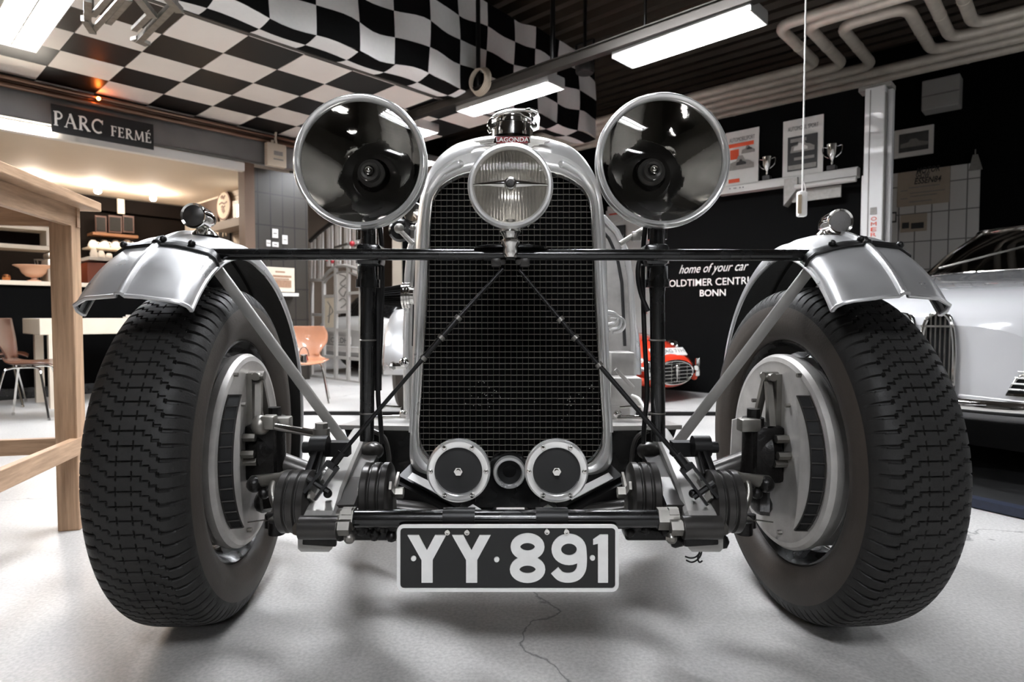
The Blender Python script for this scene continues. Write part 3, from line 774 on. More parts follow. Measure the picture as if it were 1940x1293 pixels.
# ---------- headlamps
M_rim = mat('polished_rim', 'eeedeb', .2, .68, rnoise=(12, .16, .26))
def headlamp(px, py, Rr, Y):
    c = at(px, py, Y); ax = Vector((0, 1, 0)); k = Rr
    m = MB(); m.lathe([(k * .885, .006), (k * .888, .000), (k * .900, -.004), (k * .925, -.008), (k * .950, -.009), (k * .968, -.006), (k * .972, -.003), (k * .985, -.003), (k * .997, .001), (k, .008), (k * .985, .014), (k * .96, .018), (k * .99, .022), (k * .985, .03), (k * .955, .034)], c, ax, 96)
    bz = m.build('headlamp_rim', M_rim, car, angle=50)
    m = MB(); m.lathe([(k * .955, .03), (k * .93, .06), (k * .80, .105), (k * .55, .14), (k * .25, .158), (.0, .16)], c, ax, 64); m.build('headlamp_bowl', M_chrome, car)
    m = MB(); m.lathe([(k * .89 * math.sin(t), .006 + .125 * (math.cos(t) if False else 1 - math.sin(t) ** 2)) for t in [PI / 2 * (1 - i / 24) for i in range(24)] ], c, ax, 96)
    m.build('reflector', M_mirror, bz, angle=80)
    m = MB(); m.lathe([(.0001, -.012), (k * .3, -.0105), (k * .6, -.006), (k * .885, .002)], c, ax, 64); m.build('glass', M_glass, bz)
    m = MB(); b = c + Vector((0, .115, 0)); m.lathe([(.031, .0), (.031, -.01), (.024, -.014), (.022, -.03), (.018, -.032), (.013, -.03), (.012, -.012), (0, -.01)], b, ax, 32); m.build('bulb_holder', M_greyd, bz)
    m = MB(); m.ball(b + Vector((0, -.032, 0)), .010, 14); m.build('bulb', M_chrome, bz)
    m = MB(); f = c + Vector((0, .045, -k * .99)); m.cyl(f + Vector((0, 0, .02)), f - Vector((0, 0, .02)), .021, 18); m.build('lamp_foot', M_black, bz)
headlamp(681.5, 306, .1438, 1.33)
headlamp(1256, 304, .1438, 1.33)

# ---------- centre lamp
c = at(967, 352, 1.22); k = .0845
m = MB(); m.lathe([(k * .83, .004), (k * .85, -.002), (k * .89, -.006), (k * .94, -.006), (k * .985, -.001), (k, .007), (k * .98, .014), (k * .99, .018), (k * .93, .045), (k * .7, .075), (k * .3, .095), (0, .098)], c, (0, 1, 0), 80)
cl = m.build('centre_lamp', M_rim, car, angle=40)
m = MB(); rows = []
nx = 240
for j in range(41):
    t_ = -1 + 2 * j / 40; row = []
    for i in range(nx + 1):
        x = math.sin(PI / 2 * (-1 + 2 * i / nx)); z = t_ * math.sqrt(max(0, 1 - x * x)); rr = math.hypot(x, z)
        row.append(c + Vector((x * k * .84, -.014 * (1 - rr * rr) - .0011 * abs(math.sin(x * 36)), z * k * .84)))
    rows.append(row)
M_flute = thin_glass('fluted_lamp_glass', 'f2f0ec', 1.0, .08)
m.grid(rows); m.build('fluted_lens', M_flute, cl, angle=80)
m = MB(); rows = []
for j in range(41):
    t_ = -1 + 2 * j / 40; row = []
    for i in range(nx + 1):
        x = math.sin(PI / 2 * (-1 + 2 * i / nx)); z = t_ * math.sqrt(max(0, 1 - x * x)); rr = min(1, math.hypot(x, z))
        row.append(c + Vector((x * k * .83, .007 + .045 * (1 - rr * rr) - .0007 * abs(math.sin(x * 36)), z * k * .83)))
    rows.append(row)
m.grid(rows); m.build('reflector', mat('satin_reflector', 'd8d5d0', .24, .8), cl, angle=80)
m = MB(); n = 24; rows = []
for i in range(n + 1):
    x = -1 + 2 * i / n; hgt = .0026 + .0052 * (1 - abs(x)) ** 1.2; rr = abs(x)
    cc = c + Vector((x * k * .86, -.014 * (1 - rr * rr) - .004, .0))
    rows.append([cc + Vector((0, -.004 * math.cos(t), hgt * math.sin(t))) for t in [2 * PI * q / 10 for q in range(10)]])
m.grid(rows, closed_u=True); m.lathe([(0, -.007), (.007, -.007), (.009, -.0085), (.0115, -.008), (.0125, -.004), (.013, .003)], c + Vector((0, -.017, 0)), (0, 1, 0), 28)
br_ = m.build('lens_bar', M_chrome, cl)
m = MB(); m.lathe([(0, -.0082), (.0072, -.0078)], c + Vector((0, -.017, 0)), (0, 1, 0), 20)
cc = c + Vector((0, -.0268, 0))
m.ribbon([(math.cos(t) * .004, math.sin(t) * .004) for t in [2 * PI * q / 14 for q in range(14)]], .0012, lambda x, y: cc + Vector((x, 0, y)), (0, .002, 0), closed=True)
m.ribbon([(.002, .003), (-.002, .001), (.002, -.001), (-.002, -.003)], .001, lambda x, y: cc + Vector((x, 0, y)), (0, .002, 0)); m.build('badge', M_greyd, cl)
m = MB(); b = at(967, 444, 1.24)
m.lathe([(.012, .03), (.010, .018), (.020, .012), (.022, .006), (.017, 0), (.014, -.006), (.019, -.010), (.019, -.018), (.015, -.024), (.016, -.034), (.012, -.044), (0, -.046)], b - Vector((0, 0, .002)), UP, 28)
m.build('lamp_mount', M_chrome, cl)

# ---------- crossed thin stays
for s, pts, endp in ((-1, [(953, 510), (868, 603), (836, 640), (802, 679), (700, 797), (640, 868)], (606, 915)), (1, [(984, 512), (1062, 606), (1090, 640), (1135, 692), (1230, 802), (1290, 872)], (1330, 925))):
    ys = [1.255, 1.235, 1.228, 1.22, 1.195, 1.175]
    P = [at(p[0], p[1], y) for p, y in zip(pts, ys)]
    m = MB(); 
    rads = [.0035, .0045, .0058, .0058, .0042, .0042] if s < 0 else [.0032, .0038, .0042, .0042, .0048, .0048]
    m.tube([P[0], P[1], P[1].lerp(P[2], .1), P[2], P[3], P[3].lerp(P[4], .1), P[5]], [rads[0], rads[1], rads[2], rads[2], rads[3], rads[4], rads[5]], 12)
    st = m.build('radiator_stay', M_blackm, car)
    m = MB()
    for p in (P[1], P[2], P[3]): d = (P[5] - P[0]).normalized(); m.cyl(p - d * .004, p + d * .004, .0078, 12)
    m.build('stay_collar', M_steel, st)
    m = MB(); E = at(*endp, 1.16); d = (E - P[5]).normalized(); m.cyl(P[5] - d * .012, P[5] + d * .015, .0085, 12); m.cyl(P[5] + d * .012, P[5] + d * .02, .012, 6)
    sd = d.cross(Vector((0, 1, 0))).normalized()
    for q in (-1, 1): m.bar(P[5] + d * .018 + sd * q * .011, E + d * .03 + sd * q * .012, .005, .02, up=(0, 1, 0))
    m.cyl(E + d * .005 - sd * .024, E + d * .005 + sd * .024, .006, 8); m.bar(P[5] + d * .014, P[5] + d * .024, .028, .018, up=(0, 1, 0)); m.build('clevis', M_blackm, st, angle=30)
    # lower tip of the stay lands on the damper bolt
# ---------- radiator
RY = 1.50
CXR = 968
outer_hw = [(247, 0), (247.6, 30), (251, 60), (257, 84), (265, 108), (277, 126), (290, 140), (306, 151), (324, 161), (345, 169), (370, 176), (420, 182), (470, 185), (560, 187), (640, 189), (740, 192), (830, 195), (868, 196), (885, 194), (898, 186), (905, 172), (908, 150), (910, 60), (910, 0)]
inner_hw = [(322, 0), (322.5, 40), (325, 70), (329, 90), (335, 106), (344, 122), (354, 135), (366, 144), (382, 151), (410, 154), (445, 156), (500, 158), (560, 161), (640, 166), (740, 172), (800, 176), (828, 176), (850, 172), (868, 160), (878, 148), (882, 130), (883, 110), (883, 50), (883, 0)]
def resample(pl, n, key=None):
    P = [Vector((h, y, 0)) for y, h in pl]; P = bez(P, 6); d = [0]
    for i in range(1, len(P)): d.append(d[-1] + (P[i] - P[i - 1]).length)
    out = []; T = d[-1]
    for k in range(n + 1):
        t = T * k / n; j = min(len(d) - 2, max(0, int(np.searchsorted(d, t)) - 1)); f = (t - d[j]) / max(1e-9, d[j + 1] - d[j]); out.append(P[j].lerp(P[j + 1], min(1, max(0, f))))
    return [(p.x, p.y) for p in out]
NR = 90
oh = resample(outer_hw, NR); ih = resample(inner_hw, NR)
def full(pl): return pl + [(-x, y) for x, y in pl[::-1][1:-1]]
of, jf = full(oh), full(ih)
def rp(x, y, dY=0.0):
    p = at(CXR + x, y, RY); return Vector((p.x, RY + dY, p.z))
def lerp2(a, b, t): return (a[0] + (b[0] - a[0]) * t, a[1] + (b[1] - a[1]) * t)
secs = [(0.0, .035), (0.0, .0), (.03, -.008), (.10, -.012), (.18, -.008), (.26, -.009), (.45, -.018), (.62, -.012), (.78, .0), (.90, .014), (.97, .030), (1.0, .052)]
rows = [[rp(*lerp2(i_, o_, t), dy) for i_, o_ in zip(jf, of)] for t, dy in secs]
rows.append([p + Vector((0, .13, 0)) for p in rows[-1]])
m = MB(); m.grid(rows, closed_u=True); shell = m.build('radiator_shell', M_nickel, car, angle=50)
m = MB(); m.tube([rp(x * 0.995, y, -.004) for x, y in jf], .0032, 8, closed=True); m.build('inner_bead', M_chrome, shell)
# eyebrow rolls above the shoulders of the opening
for s in (-1, 1):
    pts = [(82, 318), (92, 319), (104, 325), (120, 336), (134, 350), (145, 366), (152, 386), (156, 420), (159, 480), (163, 560), (169, 660), (176, 760), (181, 820)]
    P = bez([rp(s * (x + 7), y - (6 if y < 340 else 2), -.010) for x, y in pts], 5); n = len(P)
    rr = [.002 + .0095 * min(1, i / 4) * max(.42, 1 - i / (n * .55)) for i in range(n)]
    m = MB(); m.tube(P, rr, 12); m.build('opening_roll', M_nickel, shell)
# woven stoneguard
def xhalf(y):      # inner half width at pixel row y
    for i in range(len(ih) - 1):
        if ih[i][1] <= y <= ih[i + 1][1]:
            t = (y - ih[i][1]) / max(1e-6, ih[i + 1][1] - ih[i][1]); return ih[i][0] + (ih[i + 1][0] - ih[i][0]) * t
    return 0
m = MB(); step = 11.15; X0 = 14
ys = [322 + step * k for k in range(1, 51)]
for j, y in enumerate(ys):
    if y > 882: break
    hw = xhalf(y); n = int(hw / step) + 2; pts = []
    for i, x in [(-n - 1, -hw)] + [(i, (i + .5) * step) for i in range(-n, n + 1) if abs((i + .5) * step) < hw - 1] + [(n + 1, hw)]:
        pts.append(rp(x, y, .014 + (.0016 if (i + j) % 2 else -.0016)))
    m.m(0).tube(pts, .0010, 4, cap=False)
for i in range(-18, 18):
    x = (i + 1) * step - step * .0; yy = [y for y in ys if xhalf(y) > abs(x)]
    if len(yy) < 2: continue
    pts = [rp(x, yy[0] - step * .5 + step * k * .5, .014 + (0 if k % 2 == 0 else ((-.0014 if (i + int(k / 2)) % 2 else .0014)))) for k in range(2 * len(yy))]
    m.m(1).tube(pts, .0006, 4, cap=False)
m.build('stoneguard_mesh', [M_wire, mat('mesh_wire_shaded', '6d6963', .4, .6)], shell, angle=80)  # highlight put in the colour: level wires lighter, uprights a darker copy
m = MB(); m.add([rp(x, y, .034) for x, y in jf], [tuple(range(len(jf)))]); m.build('radiator_core', mat('radiator_core_black', '060606', 0.9, ior=1.15), shell, smooth=False)
# small light specks caught in the mesh
m = MB(); random.seed(3)
for cx_, cy_, n in ((925, 755, 26), (1085, 765, 22), (1012, 425, 7)):
    for k in range(n): m.ball(rp(random.gauss(cx_, 20 if n > 10 else 8) - CXR, random.gauss(cy_, 14 if n > 10 else 5), .013), .0011, 6)
m.build('mesh_specks', M_white, shell)
# filler neck and quick-release cap
c = at(970, 240, RY + .05)
m = MB(); m.lathe([(.052, -.03), (.050, .0), (.045, .005), (.045, .014)], c, UP, 40); m.build('filler_neck', M_chrome, shell)
m = MB(); m.lathe([(.046, .012), (.049, .014), (.049, .022), (.044, .028), (.03, .034), (0, .037)], c, UP, 40); cap_ = m.build('filler_cap', M_chrome, shell)
m = MB(); yv = RY + .0
P = bez([at(928, 241, yv), at(931, 228, yv), at(945, 216, yv), at(975, 209, yv), at(1003, 209, yv), at(1018, 214, yv)], 5)
m.tube(P, [.006] * 6 + [.0045] * (len(P) - 12) + [.007] * 6, 10)
m.lathe([(0, -.010), (.010, -.009), (.012, 0), (.010, .006), (0, .008)], at(932, 237, yv), (0, 1, 0), 18)
m.slab([at(1008, 208, yv), at(1018, 210, yv), at(1023, 222, yv), at(1021, 243, yv), at(1010, 247, yv), at(1005, 240, yv), at(1011, 226, yv)], (0, .012, 0))
m.lathe([(0, -.006), (.0065, -.005), (.008, .002)], at(1012, 237, yv - .002), (0, 1, 0), 14); m.lathe([(0, -.004), (.0045, -.003), (.006, .002)], at(1010, 217, yv - .002), (0, 1, 0), 14)
m.tube([at(926, 245, yv), at(930, 251, yv)], .005, 8); m.build('cap_lever', M_chrome, cap_, angle=40)
# winged badge
def bp(x, y): 
    p = at(x, y, RY - .028); return p
m = MB()
for s in (-1, 1):
    m.slab([bp(970 + s * q, y) for q, y in ((30, 261), (42, 263), (58, 265), (73, 267), (68, 270), (62, 270), (60, 273), (53, 273), (50, 276), (42, 276), (36, 279), (30, 277))], (0, .004, 0))
    for d in (0, 3.2, 6.4): m.tube([bp(970 + s * 33, 264.5 + d), bp(970 + s * (66 - d * 2), 267 + d)], .0007, 5)
bd = m.build('winged_badge', M_steel, shell, smooth=False)
m = MB(); m.slab([bp(938, 259), bp(1002, 259), bp(1005, 271), bp(935, 271)], (0, .004, 0)); m.build('badge_panel', mat('badge_red', '8e2026', 0.4), bd, smooth=False)
m = MB(); m.text('LAGONDA', bp(940, 269.5) - Vector((0, .002, 0)), (1, 0, 0), UP, width=.077, height=.0105, depth=0.001, offset=.01); m.build('badge_lettering', M_platew, bd, smooth=False)

# ---------- apron, starter hole
m = MB(); AY = 1.36
poly = [(870, 962), (885, 938), (905, 915), (918, 895), (925, 880), (938, 866), (963, 861), (988, 866), (1000, 880), (1008, 895), (1022, 915), (1042, 938), (1056, 962)]
m.slab([at(x, y, AY) for x, y in poly], (0, .03, 0)); m.build('starter_apron', M_black, car, angle=30)
c = at(965, 896, 1.345); m = MB(); m.lathe([(.0265, .0), (.0285, -.006), (.034, -.006), (.036, 0), (.036, .01)], c, (0, 1, 0), 40); m.lathe([(.0265, 0), (.0265, .05)], c, (0, 1, 0), 40); m.build('starter_hole_ring', M_nickel, car)
m = MB(); m.lathe([(.0262, .004), (.0001, .03)], c, (0, 1, 0), 30); m.build('starter_hole', M_dark, car)
# light straps either side under the shell, dark V frame behind the horns
for s in (-1, 1):
    m = MB(); x = lambda q: 967 + s * q
    m.bar(at(x(190), 902, 1.47), at(x(112), 942, 1.40), .018, .004, up=(0, -.7, .7)); m.bar(at(x(78), 962, 1.3), at(x(62), 972, 1.25), .02, .004, up=(0, -.7, .7)); m.build('shell_strap', M_platew, car, smooth=False)
    m = MB(); m.bar(at(x(196), 900, 1.52), at(x(40), 985, 1.42), .06, .05, up=(0, -.5, .8)); m.bar(at(x(215), 925, 1.5), at(x(100), 985, 1.42), .05, .05); m.build('front_frame', M_blackm, car, angle=30)

# ---------- twin horns
def horn(px, py):
    Y = 1.19; c = at(px, py, Y); Rr = .0622
    m = MB(); m.lathe([(.0455, .006), (.0465, -.003), (.050, -.0045), (.058, -.0045), (.0612, -.002), (Rr, .002), (Rr, .010), (.058, .012), (.056, .02), (.05, .045), (.03, .07), (0, .075)], c, (0, 1, 0), 72)
    h = m.build('horn', M_rim, car, angle=35)
    m = MB(); m.lathe([(.0001, .002), (.046, .004)], c, (0, 1, 0), 40); m.build('horn_diaphragm', mat('horn_black', '202020', 0.6) if 'horn_black' not in MATS else MATS['horn_black'], h)
    m = MB()
    for k in range(6):
        t = PI * k / 3; q = c + Vector((math.cos(t) * .0535, -.0045, math.sin(t) * .0535)); m.lathe([(0, -.006), (.0035, -.0055), (.0048, -.002), (.005, .001)], q, (0, 1, 0), 12)
    m.build('rim_screws', M_chrome, h)
    m = MB(); m.cyl(c + Vector((0, .003, 0)), c + Vector((0, -.006, 0)), .0085, 6); m.cyl(c + Vector((0, -.006, 0)), c + Vector((0, -.011, 0)), .0048, 14); m.build('centre_nut', M_chrome, h, angle=25)
    m = MB(); m.bar(c + Vector((0, .06, -.02)), c + Vector((0, .05, -.075)), .06, .012, up=(0, 1, 0)); m.build('horn_bracket', M_blackm, h)
horn(868.5, 893); horn(1054.5, 893)

# ---------- number plate
PLY = 1.118
def pp(x, y, Y=PLY): return at(x, y, Y)
t_plate = MB()
def rrect(x0, y0, x1, y1, r, n=5):
    out = []
    for cx_, cy_, a in ((x1 - r, y0 + r, -90), (x1 - r, y1 - r, 0), (x0 + r, y1 - r, 90), (x0 + r, y0 + r, 180)):
        for k in range(n + 1): t = math.radians(a + 90 * k / n); out.append((cx_ + r * math.cos(t), cy_ + r * math.sin(t)))
    return out
rim_ = rrect(752, 995, 1172, 1122, 12); t_plate.slab([pp(x, y) for x, y in rim_], (0, .004, 0)); plate = t_plate.build('number_plate', M_plateb, car, smooth=False)
m = MB(); m.ribbon(rrect(755, 998, 1169, 1119, 10), 6.5, lambda x, y: pp(x, y, PLY - .0025), (0, .0035, 0), closed=True); m.build('plate_border', M_platew, plate, smooth=False)
PQ = lambda x, y: pp(x, y, PLY - .003)
OFF = (0, .003, 0)
m = MB()
for x0 in (772, 856.5):
    m.slab([PQ(*p) for p in ((x0, 1015), (x0 + 21, 1015), (x0 + 36.5, 1044), (x0 + 52, 1015), (x0 + 73, 1015), (x0 + 47.5, 1062), (x0 + 47.5, 1105), (x0 + 26.5, 1105), (x0 + 26.5, 1062))], OFF)
def ell(cx_, cy_, rx, ry, a0=0, a1=360, n=28): return [(cx_ + rx * math.cos(math.radians(a0 + (a1 - a0) * k / n)), cy_ + ry * math.sin(math.radians(a0 + (a1 - a0) * k / n))) for k in range(n + 1)]
m.ribbon(ell(999.5, 1037, 23, 16.5)[:-1], 18, PQ, OFF, closed=True); m.ribbon(ell(999.5, 1080, 24.5, 16.5)[:-1], 18, lambda x, y: PQ(x, y) + Vector((0, .0004, 0)), OFF, closed=True)
m.ribbon(ell(1078, 1042, 24, 20.5)[:-1], 18, PQ, OFF, closed=True)
m.ribbon(bez([(1102, 1040), (1103, 1062), (1101, 1080), (1092, 1092), (1077, 1096), (1062, 1093), (1051, 1082)], 5) and [(p.x, p.y) for p in bez([(1102, 1040, 0), (1103, 1062, 0), (1101, 1080, 0), (1092, 1092, 0), (1077, 1096, 0), (1062, 1093, 0), (1051, 1082, 0)], 5)], 18, lambda x, y: PQ(x, y) + Vector((0, .0004, 0)), OFF)
m.slab([PQ(*p) for p in ((1133, 1031), (1124, 1033), (1124, 1023), (1137, 1014), (1152, 1014), (1152, 1105), (1133, 1105))], OFF)
for x, y in ((783.5, 1059), (941, 1061), (1122.5, 1058)): m.lathe([(0, -.002), (.0045, -.0015), (.005, .002)], PQ(x, y), (0, 1, 0), 14)
m.build('plate_characters', M_platew, plate, smooth=False)
m = MB()
for x, y in ((848, 1008), (885, 1008), (1036, 1007), (1073, 1007)): m.lathe([(0, -.004), (.0028, -.004), (.003, -.006), (.005, -.006), (.005, .001)], PQ(x, y), (0, 1, 0), 8)
m.build('plate_bolts', M_chrome, plate)

# ---------- front tube, dumb irons, leaf springs, axle, dampers
TY = 1.145
m = MB(); m.tube([at(655, 983, TY), at(1268, 983, TY)], .0165, 24); ft = m.build('front_tube', M_black, car)
m = MB()
for px in (870, 1045): m.tube([at(px - 30, 981, TY), at(px + 30, 981, TY)], .0185, 24)
m.build('tube_sleeve', M_blackm, ft)
m = MB()
for x0, x1 in ((648, 672), (1245, 1272)): m.tube([at(x0, 983, TY), at(x1, 983, TY)], .0215, 6)
for x0, x1 in ((640, 650), (1272, 1284)): m.tube([at(x0, 983, TY), at(x1, 983, TY)], .019, 16)
m.build('tube_nuts', M_steel, ft, angle=30)
m = MB(); m.box(at(963, 992, 1.165), (.5, .012, .018)); m.box(at(880, 1000, 1.16), (.03, .02, .04)); m.box(at(1050, 1000, 1.16), (.03, .02, .04)); m.build('plate_carrier', M_blackm, ft, smooth=False)

def dumb_iron(s):
    X = lambda px: px if s < 0 else 1934 - px
    # tapered rail: wide rounded nose, narrowing as it climbs backwards
    sec = [(596, 990, 66, 1.135, .050), (606, 968, 64, 1.15, .055), (622, 925, 56, 1.22, .07), (650, 870, 44, 1.36, .085), (668, 838, 36, 1.5, .10), (682, 812, 30, 1.68, .11)]
    rows = []
    for px, py, wd, Y, h in sec:
        c = at(X(px), py, Y); hw = wd / FPX * Y / 2; b = .006
        rows.append([c + Vector(v) for v in ((-hw + b, 0, 0), (hw - b, 0, 0), (hw, 0, -b), (hw, .0, -h), (hw - b, 0, -h - b), (-hw + b, 0, -h - b), (-hw, 0, -h), (-hw, 0, -b))])
    m = MB(); m.grid(rows, closed_u=True); m.add(rows[0], [tuple(range(8))])
    di = m.build('dumb_iron', M_grey, car, angle=25)
    m = MB(); a = at(X(569), 1000, 1.12); b = at(X(641), 1000, 1.12); m.tube([a, b], .0215, 28)
    m.build('spring_eye', M_greyd, di)
    m = MB(); m.bar(at(X(574), 1022, 1.13), at(X(638), 1026, 1.13), .02, .010, up=(0, 1, 0), bev=.003)
    random.seed(11 + s)
    for k in range(26):
        px = random.uniform(560, 745); py = (1024 + random.uniform(-12, 9)) if px < 665 else (1010 + random.uniform(-16, 8))
        m.ball(at(X(px), py, 1.16), random.uniform(.006, .013), 8, (1.1, 1, 1.1))
    m.box(at(X(705), 1006, 1.2), (.10, .05, .025), bev=.006); m.build('greasy_shackle', M_grease, di, angle=50)
    m = MB(); m.cyl(at(X(560), 1003, 1.11), at(X(572), 1003, 1.12), .012, 6); m.cyl(at(X(642), 1000, 1.12), at(X(664), 1000, 1.12), .015, 6); m.cyl(at(X(650), 972, 1.14), at(X(668), 972, 1.14), .011, 6)
    m.ball(at(X(662), 1020, 1.12), .011, 10); m.build('shackle_nuts', M_steel, di, angle=30)
    m = MB(); m.ball(at(X(621), 936, 1.165), .0085, 14); m.cyl(at(X(621), 936, 1.165), at(X(621), 936, 1.185), .006, 10); m.build('rail_bolt', M_blackm, di)
    # leaf spring inside of the rail
    m = MB()
    for k in range(4):
        P0 = at(X(648), 978 - k * 6, 1.17); P1 = at(X(672), 925 - k * 6, 1.30); P2 = at(X(700), 872 - k * 4, 1.5)
        for a_, b_ in ((P0, P1), (P1, P2)): m.bar(a_, b_, .045, .006)
    m.build('leaf_spring', M_greyd, car, angle=30)
    # friction dampers: outer and inner
    for px0, px1, py, Y, rr, nm in ((537, 594, 950, 1.20, .0605, 'outer'), (690, 742, 934, 1.24, .061, 'inner')):
        a = at(X(px0), py, Y); b = at(X(px1), py, Y); b.z = a.z; L_ = (b - a).length; d = (b - a).normalized()
        prof = []; 
        k3 = 3
        prof.append((0.012, 0)); 
        for k in range(k3):
            h0 = L_ * k / k3; h1 = L_ * (k + 1) / k3
            prof += [(rr * .93, h0 + .001), (rr, h0 + .004), (rr, h1 - .004), (rr * .93, h1 - .001)]
        prof += [(rr * .6, L_ + .002), (.012, L_ + .004)]
        m = MB(); m.lathe(prof, a, d, 48); dm = m.build('friction_damper', M_greyd, car, angle=30)
        m = MB()
        e = b + d * .006 
        for k in range(3):
            t = k * 2 * PI / 3 + .5; m.bar(e, e + Vector((0, math.cos(t), math.sin(t))) * rr * .85, .016, .005, up=d)
        m.cyl(e, e + d * .018, .012, 6); m.cyl(a - d * .012, a, .012, 6); m.build('damper_star', M_steel, dm, angle=30)
    # outer damper arm and its pivot boss
    m = MB(); p = at(X(585), 905, 1.22); q = at(X(604), 852, 1.27)
    m.bar(p, q, .014, .03, bev=.003); m.bar(p + Vector((-s * .018, 0, 0)), q + Vector((-s * .012, 0, 0)), .006, .028, bev=.002)
    m.cyl(at(X(590), 846, 1.27), at(X(622), 846, 1.27), .022, 20); m.cyl(at(X(575), 848, 1.27), at(X(590), 848, 1.27), .012, 12); m.box(at(X(640), 850, 1.3), (.05, .03, .03)); m.bar(p, at(X(588), 985, 1.2), .012, .025)
    m.build('damper_arm', M_blackm, car, angle=30)
    # axle beam
    m = MB(); m.tube([at(X(492), 862, 1.43), at(X(498), 864, 1.43), at(X(590), 898, 1.43), at(X(650), 930, 1.43), at(X(740), 965, 1.43), at(X(966), 990, 1.43)], [.030, .024, .024, .024, .024, .024], 20); m.build('front_axle', M_greyd, car)
    # lower steering joint with drop arm and rubber boot
    m = MB(); m.tube(bez([at(X(545), 898, 1.3), at(X(532), 903, 1.3), at(X(520), 912, 1.3), at(X(516), 935, 1.29), at(X(524), 962, 1.28), at(X(535), 975, 1.27)], 5), .0085, 12); m.tube([at(X(480), 915, 1.32), at(X(535), 905, 1.3)], [.016, .011], 12)
    m.tube([at(X(505), 985, 1.29), at(X(540), 985, 1.28)], [.008, .006], 10); m.build('steering_link', M_steel, car)
    m = MB(); m.ball(at(X(483), 918, 1.31), .018, 14); m.cyl(at(X(510), 975, 1.29), at(X(510), 1000, 1.29), .009, 12); m.cyl(at(X(524), 988, 1.28), at(X(524), 1012, 1.28), .017, 18); m.ball(at(X(500), 935, 1.31), .013, 10); m.build('joint_boot', M_grease, car)
    m = MB(); m.tube([at(X(470), 990, 1.38), at(X(506), 985, 1.3)], .0016, 6); m.build('brake_cable', M_steel, car)
dumb_iron(-1); dumb_iron(1)
# drag link, only on the left of the picture
m = MB(); m.tube([at(497, 804, 1.36), at(515, 808, 1.36), at(598, 822, 1.33)], [.012, .0085, .0085], 16); dl = m.build('drag_link', M_chrome, car)
m = MB(); m.cyl(at(609, 835, 1.33), at(609, 812, 1.33), .018, 20); m.cyl(at(609, 812, 1.33), at(609, 802, 1.33), .014, 6); m.ball(at(494, 806, 1.36), .021, 14, (1, 1, 1.1)); m.box(at(510, 800, 1.36), (.03, .03, .03), bev=.004); m.build('drag_link_joint', M_steel, dl, angle=35)
# loose wires under the right dumb iron
m = MB()
for pts in (((1326, 1035), (1325, 1048), (1318, 1056), (1308, 1058), (1298, 1055)), ((1330, 1036), (1328, 1052), (1320, 1062), (1310, 1066), (1300, 1062)), ((1326, 1048), (1322, 1058), (1325, 1066), (1331, 1063))):
    m.tube(bez([at(x, y, 1.14) for x, y in pts], 4), .0016, 6)
m.build('loose_wire', M_blackm, car)

# ---------- side valances with light tops, chassis rails, hubs of cables
for s in (-1, 1):
    X = lambda px: px if s < 0 else 1934 - px
    m = MB(); P = [at(X(642), 806, 1.72), at(X(776), 808, 1.60), at(X(776), 792, 2.5), at(X(700), 788, 2.6)]
    m.slab(P, (0, 0, -.012)); m.build('side_tray', M_grey, car, smooth=False)
    m = MB(); m.slab([at(X(652), 812, 1.74), at(X(790), 812, 1.62), at(X(790), 960, 1.62), at(X(700), 960, 1.74)], (0, .05, 0)); m.build('chassis_member', M_black, car, smooth=False)
    m = MB(); c = at(X(706), 855, 1.5); m.tube(bez([c + Vector((0, 0, .05)), c + Vector((s * -.03, 0, .03)), c + Vector((s * -.04, 0, -.03)), c + Vector((s * -.02, .02, -.09))], 5), .006, 8); m.ball(c, .028, 14, (1, 1, .8)); m.build('engine_mount', M_greyd, car)
    m = MB(); m.tube([at(X(706), 792, 2.0), at(X(745), 790, 2.0), at(X(768), 790, 2.0)], .006, 10); m.tube([at(X(722), 788, 1.95), at(X(722), 775, 1.95), at(X(732), 770, 1.95), at(X(760), 772, 1.95)], .004, 8); m.ball(at(X(764), 785, 2.0), .014, 10); m.build('tray_linkage', M_chrome, car)
# bulkhead and body behind the radiator
m = MB(); BYY = 2.35
prof = [(-198, 800), (-200, 640), (-197, 520), (-192, 470), (-182, 436), (-168, 410), (-145, 396), (0, 385), (150, 396), (180, 410), (205, 436), (222, 470), (232, 520), (238, 640), (236, 800)]
m.slab([at(966 + x, y, BYY) for x, y in prof], (0, .02, 0)); bh = m.build('bulkhead', M_alu2, car, angle=30)
m = MB(); m.tube([at(966 + x * .985, y + 3, BYY - .008) for x, y in prof], .012, 10); m.build('bulkhead_frame', M_nickel, bh)
m = MB(); m.tube([at(966 + x * .915, y + 16, BYY - .004) for x, y in prof[1:-1]], .006, 8); m.build('bulkhead_seam', M_ink, bh)
m = MB(); rows = []
for Y, sc_, dz in ((BYY, .97, 0), (2.6, 1.0, .02), (3.0, 1.04, .02), (3.6, 1.08, 0), (4.4, 1.0, -.05), (5.0, .75, -.15), (5.15, .4, -.25)):
    rows.append([Vector((at(966 + x, y, BYY).x * sc_, Y + .02, max(.30, at(966 + x, y, BYY).z + dz))) for x, y in prof])
m.grid(rows); m.build('body_tub', M_alu, car, angle=40)
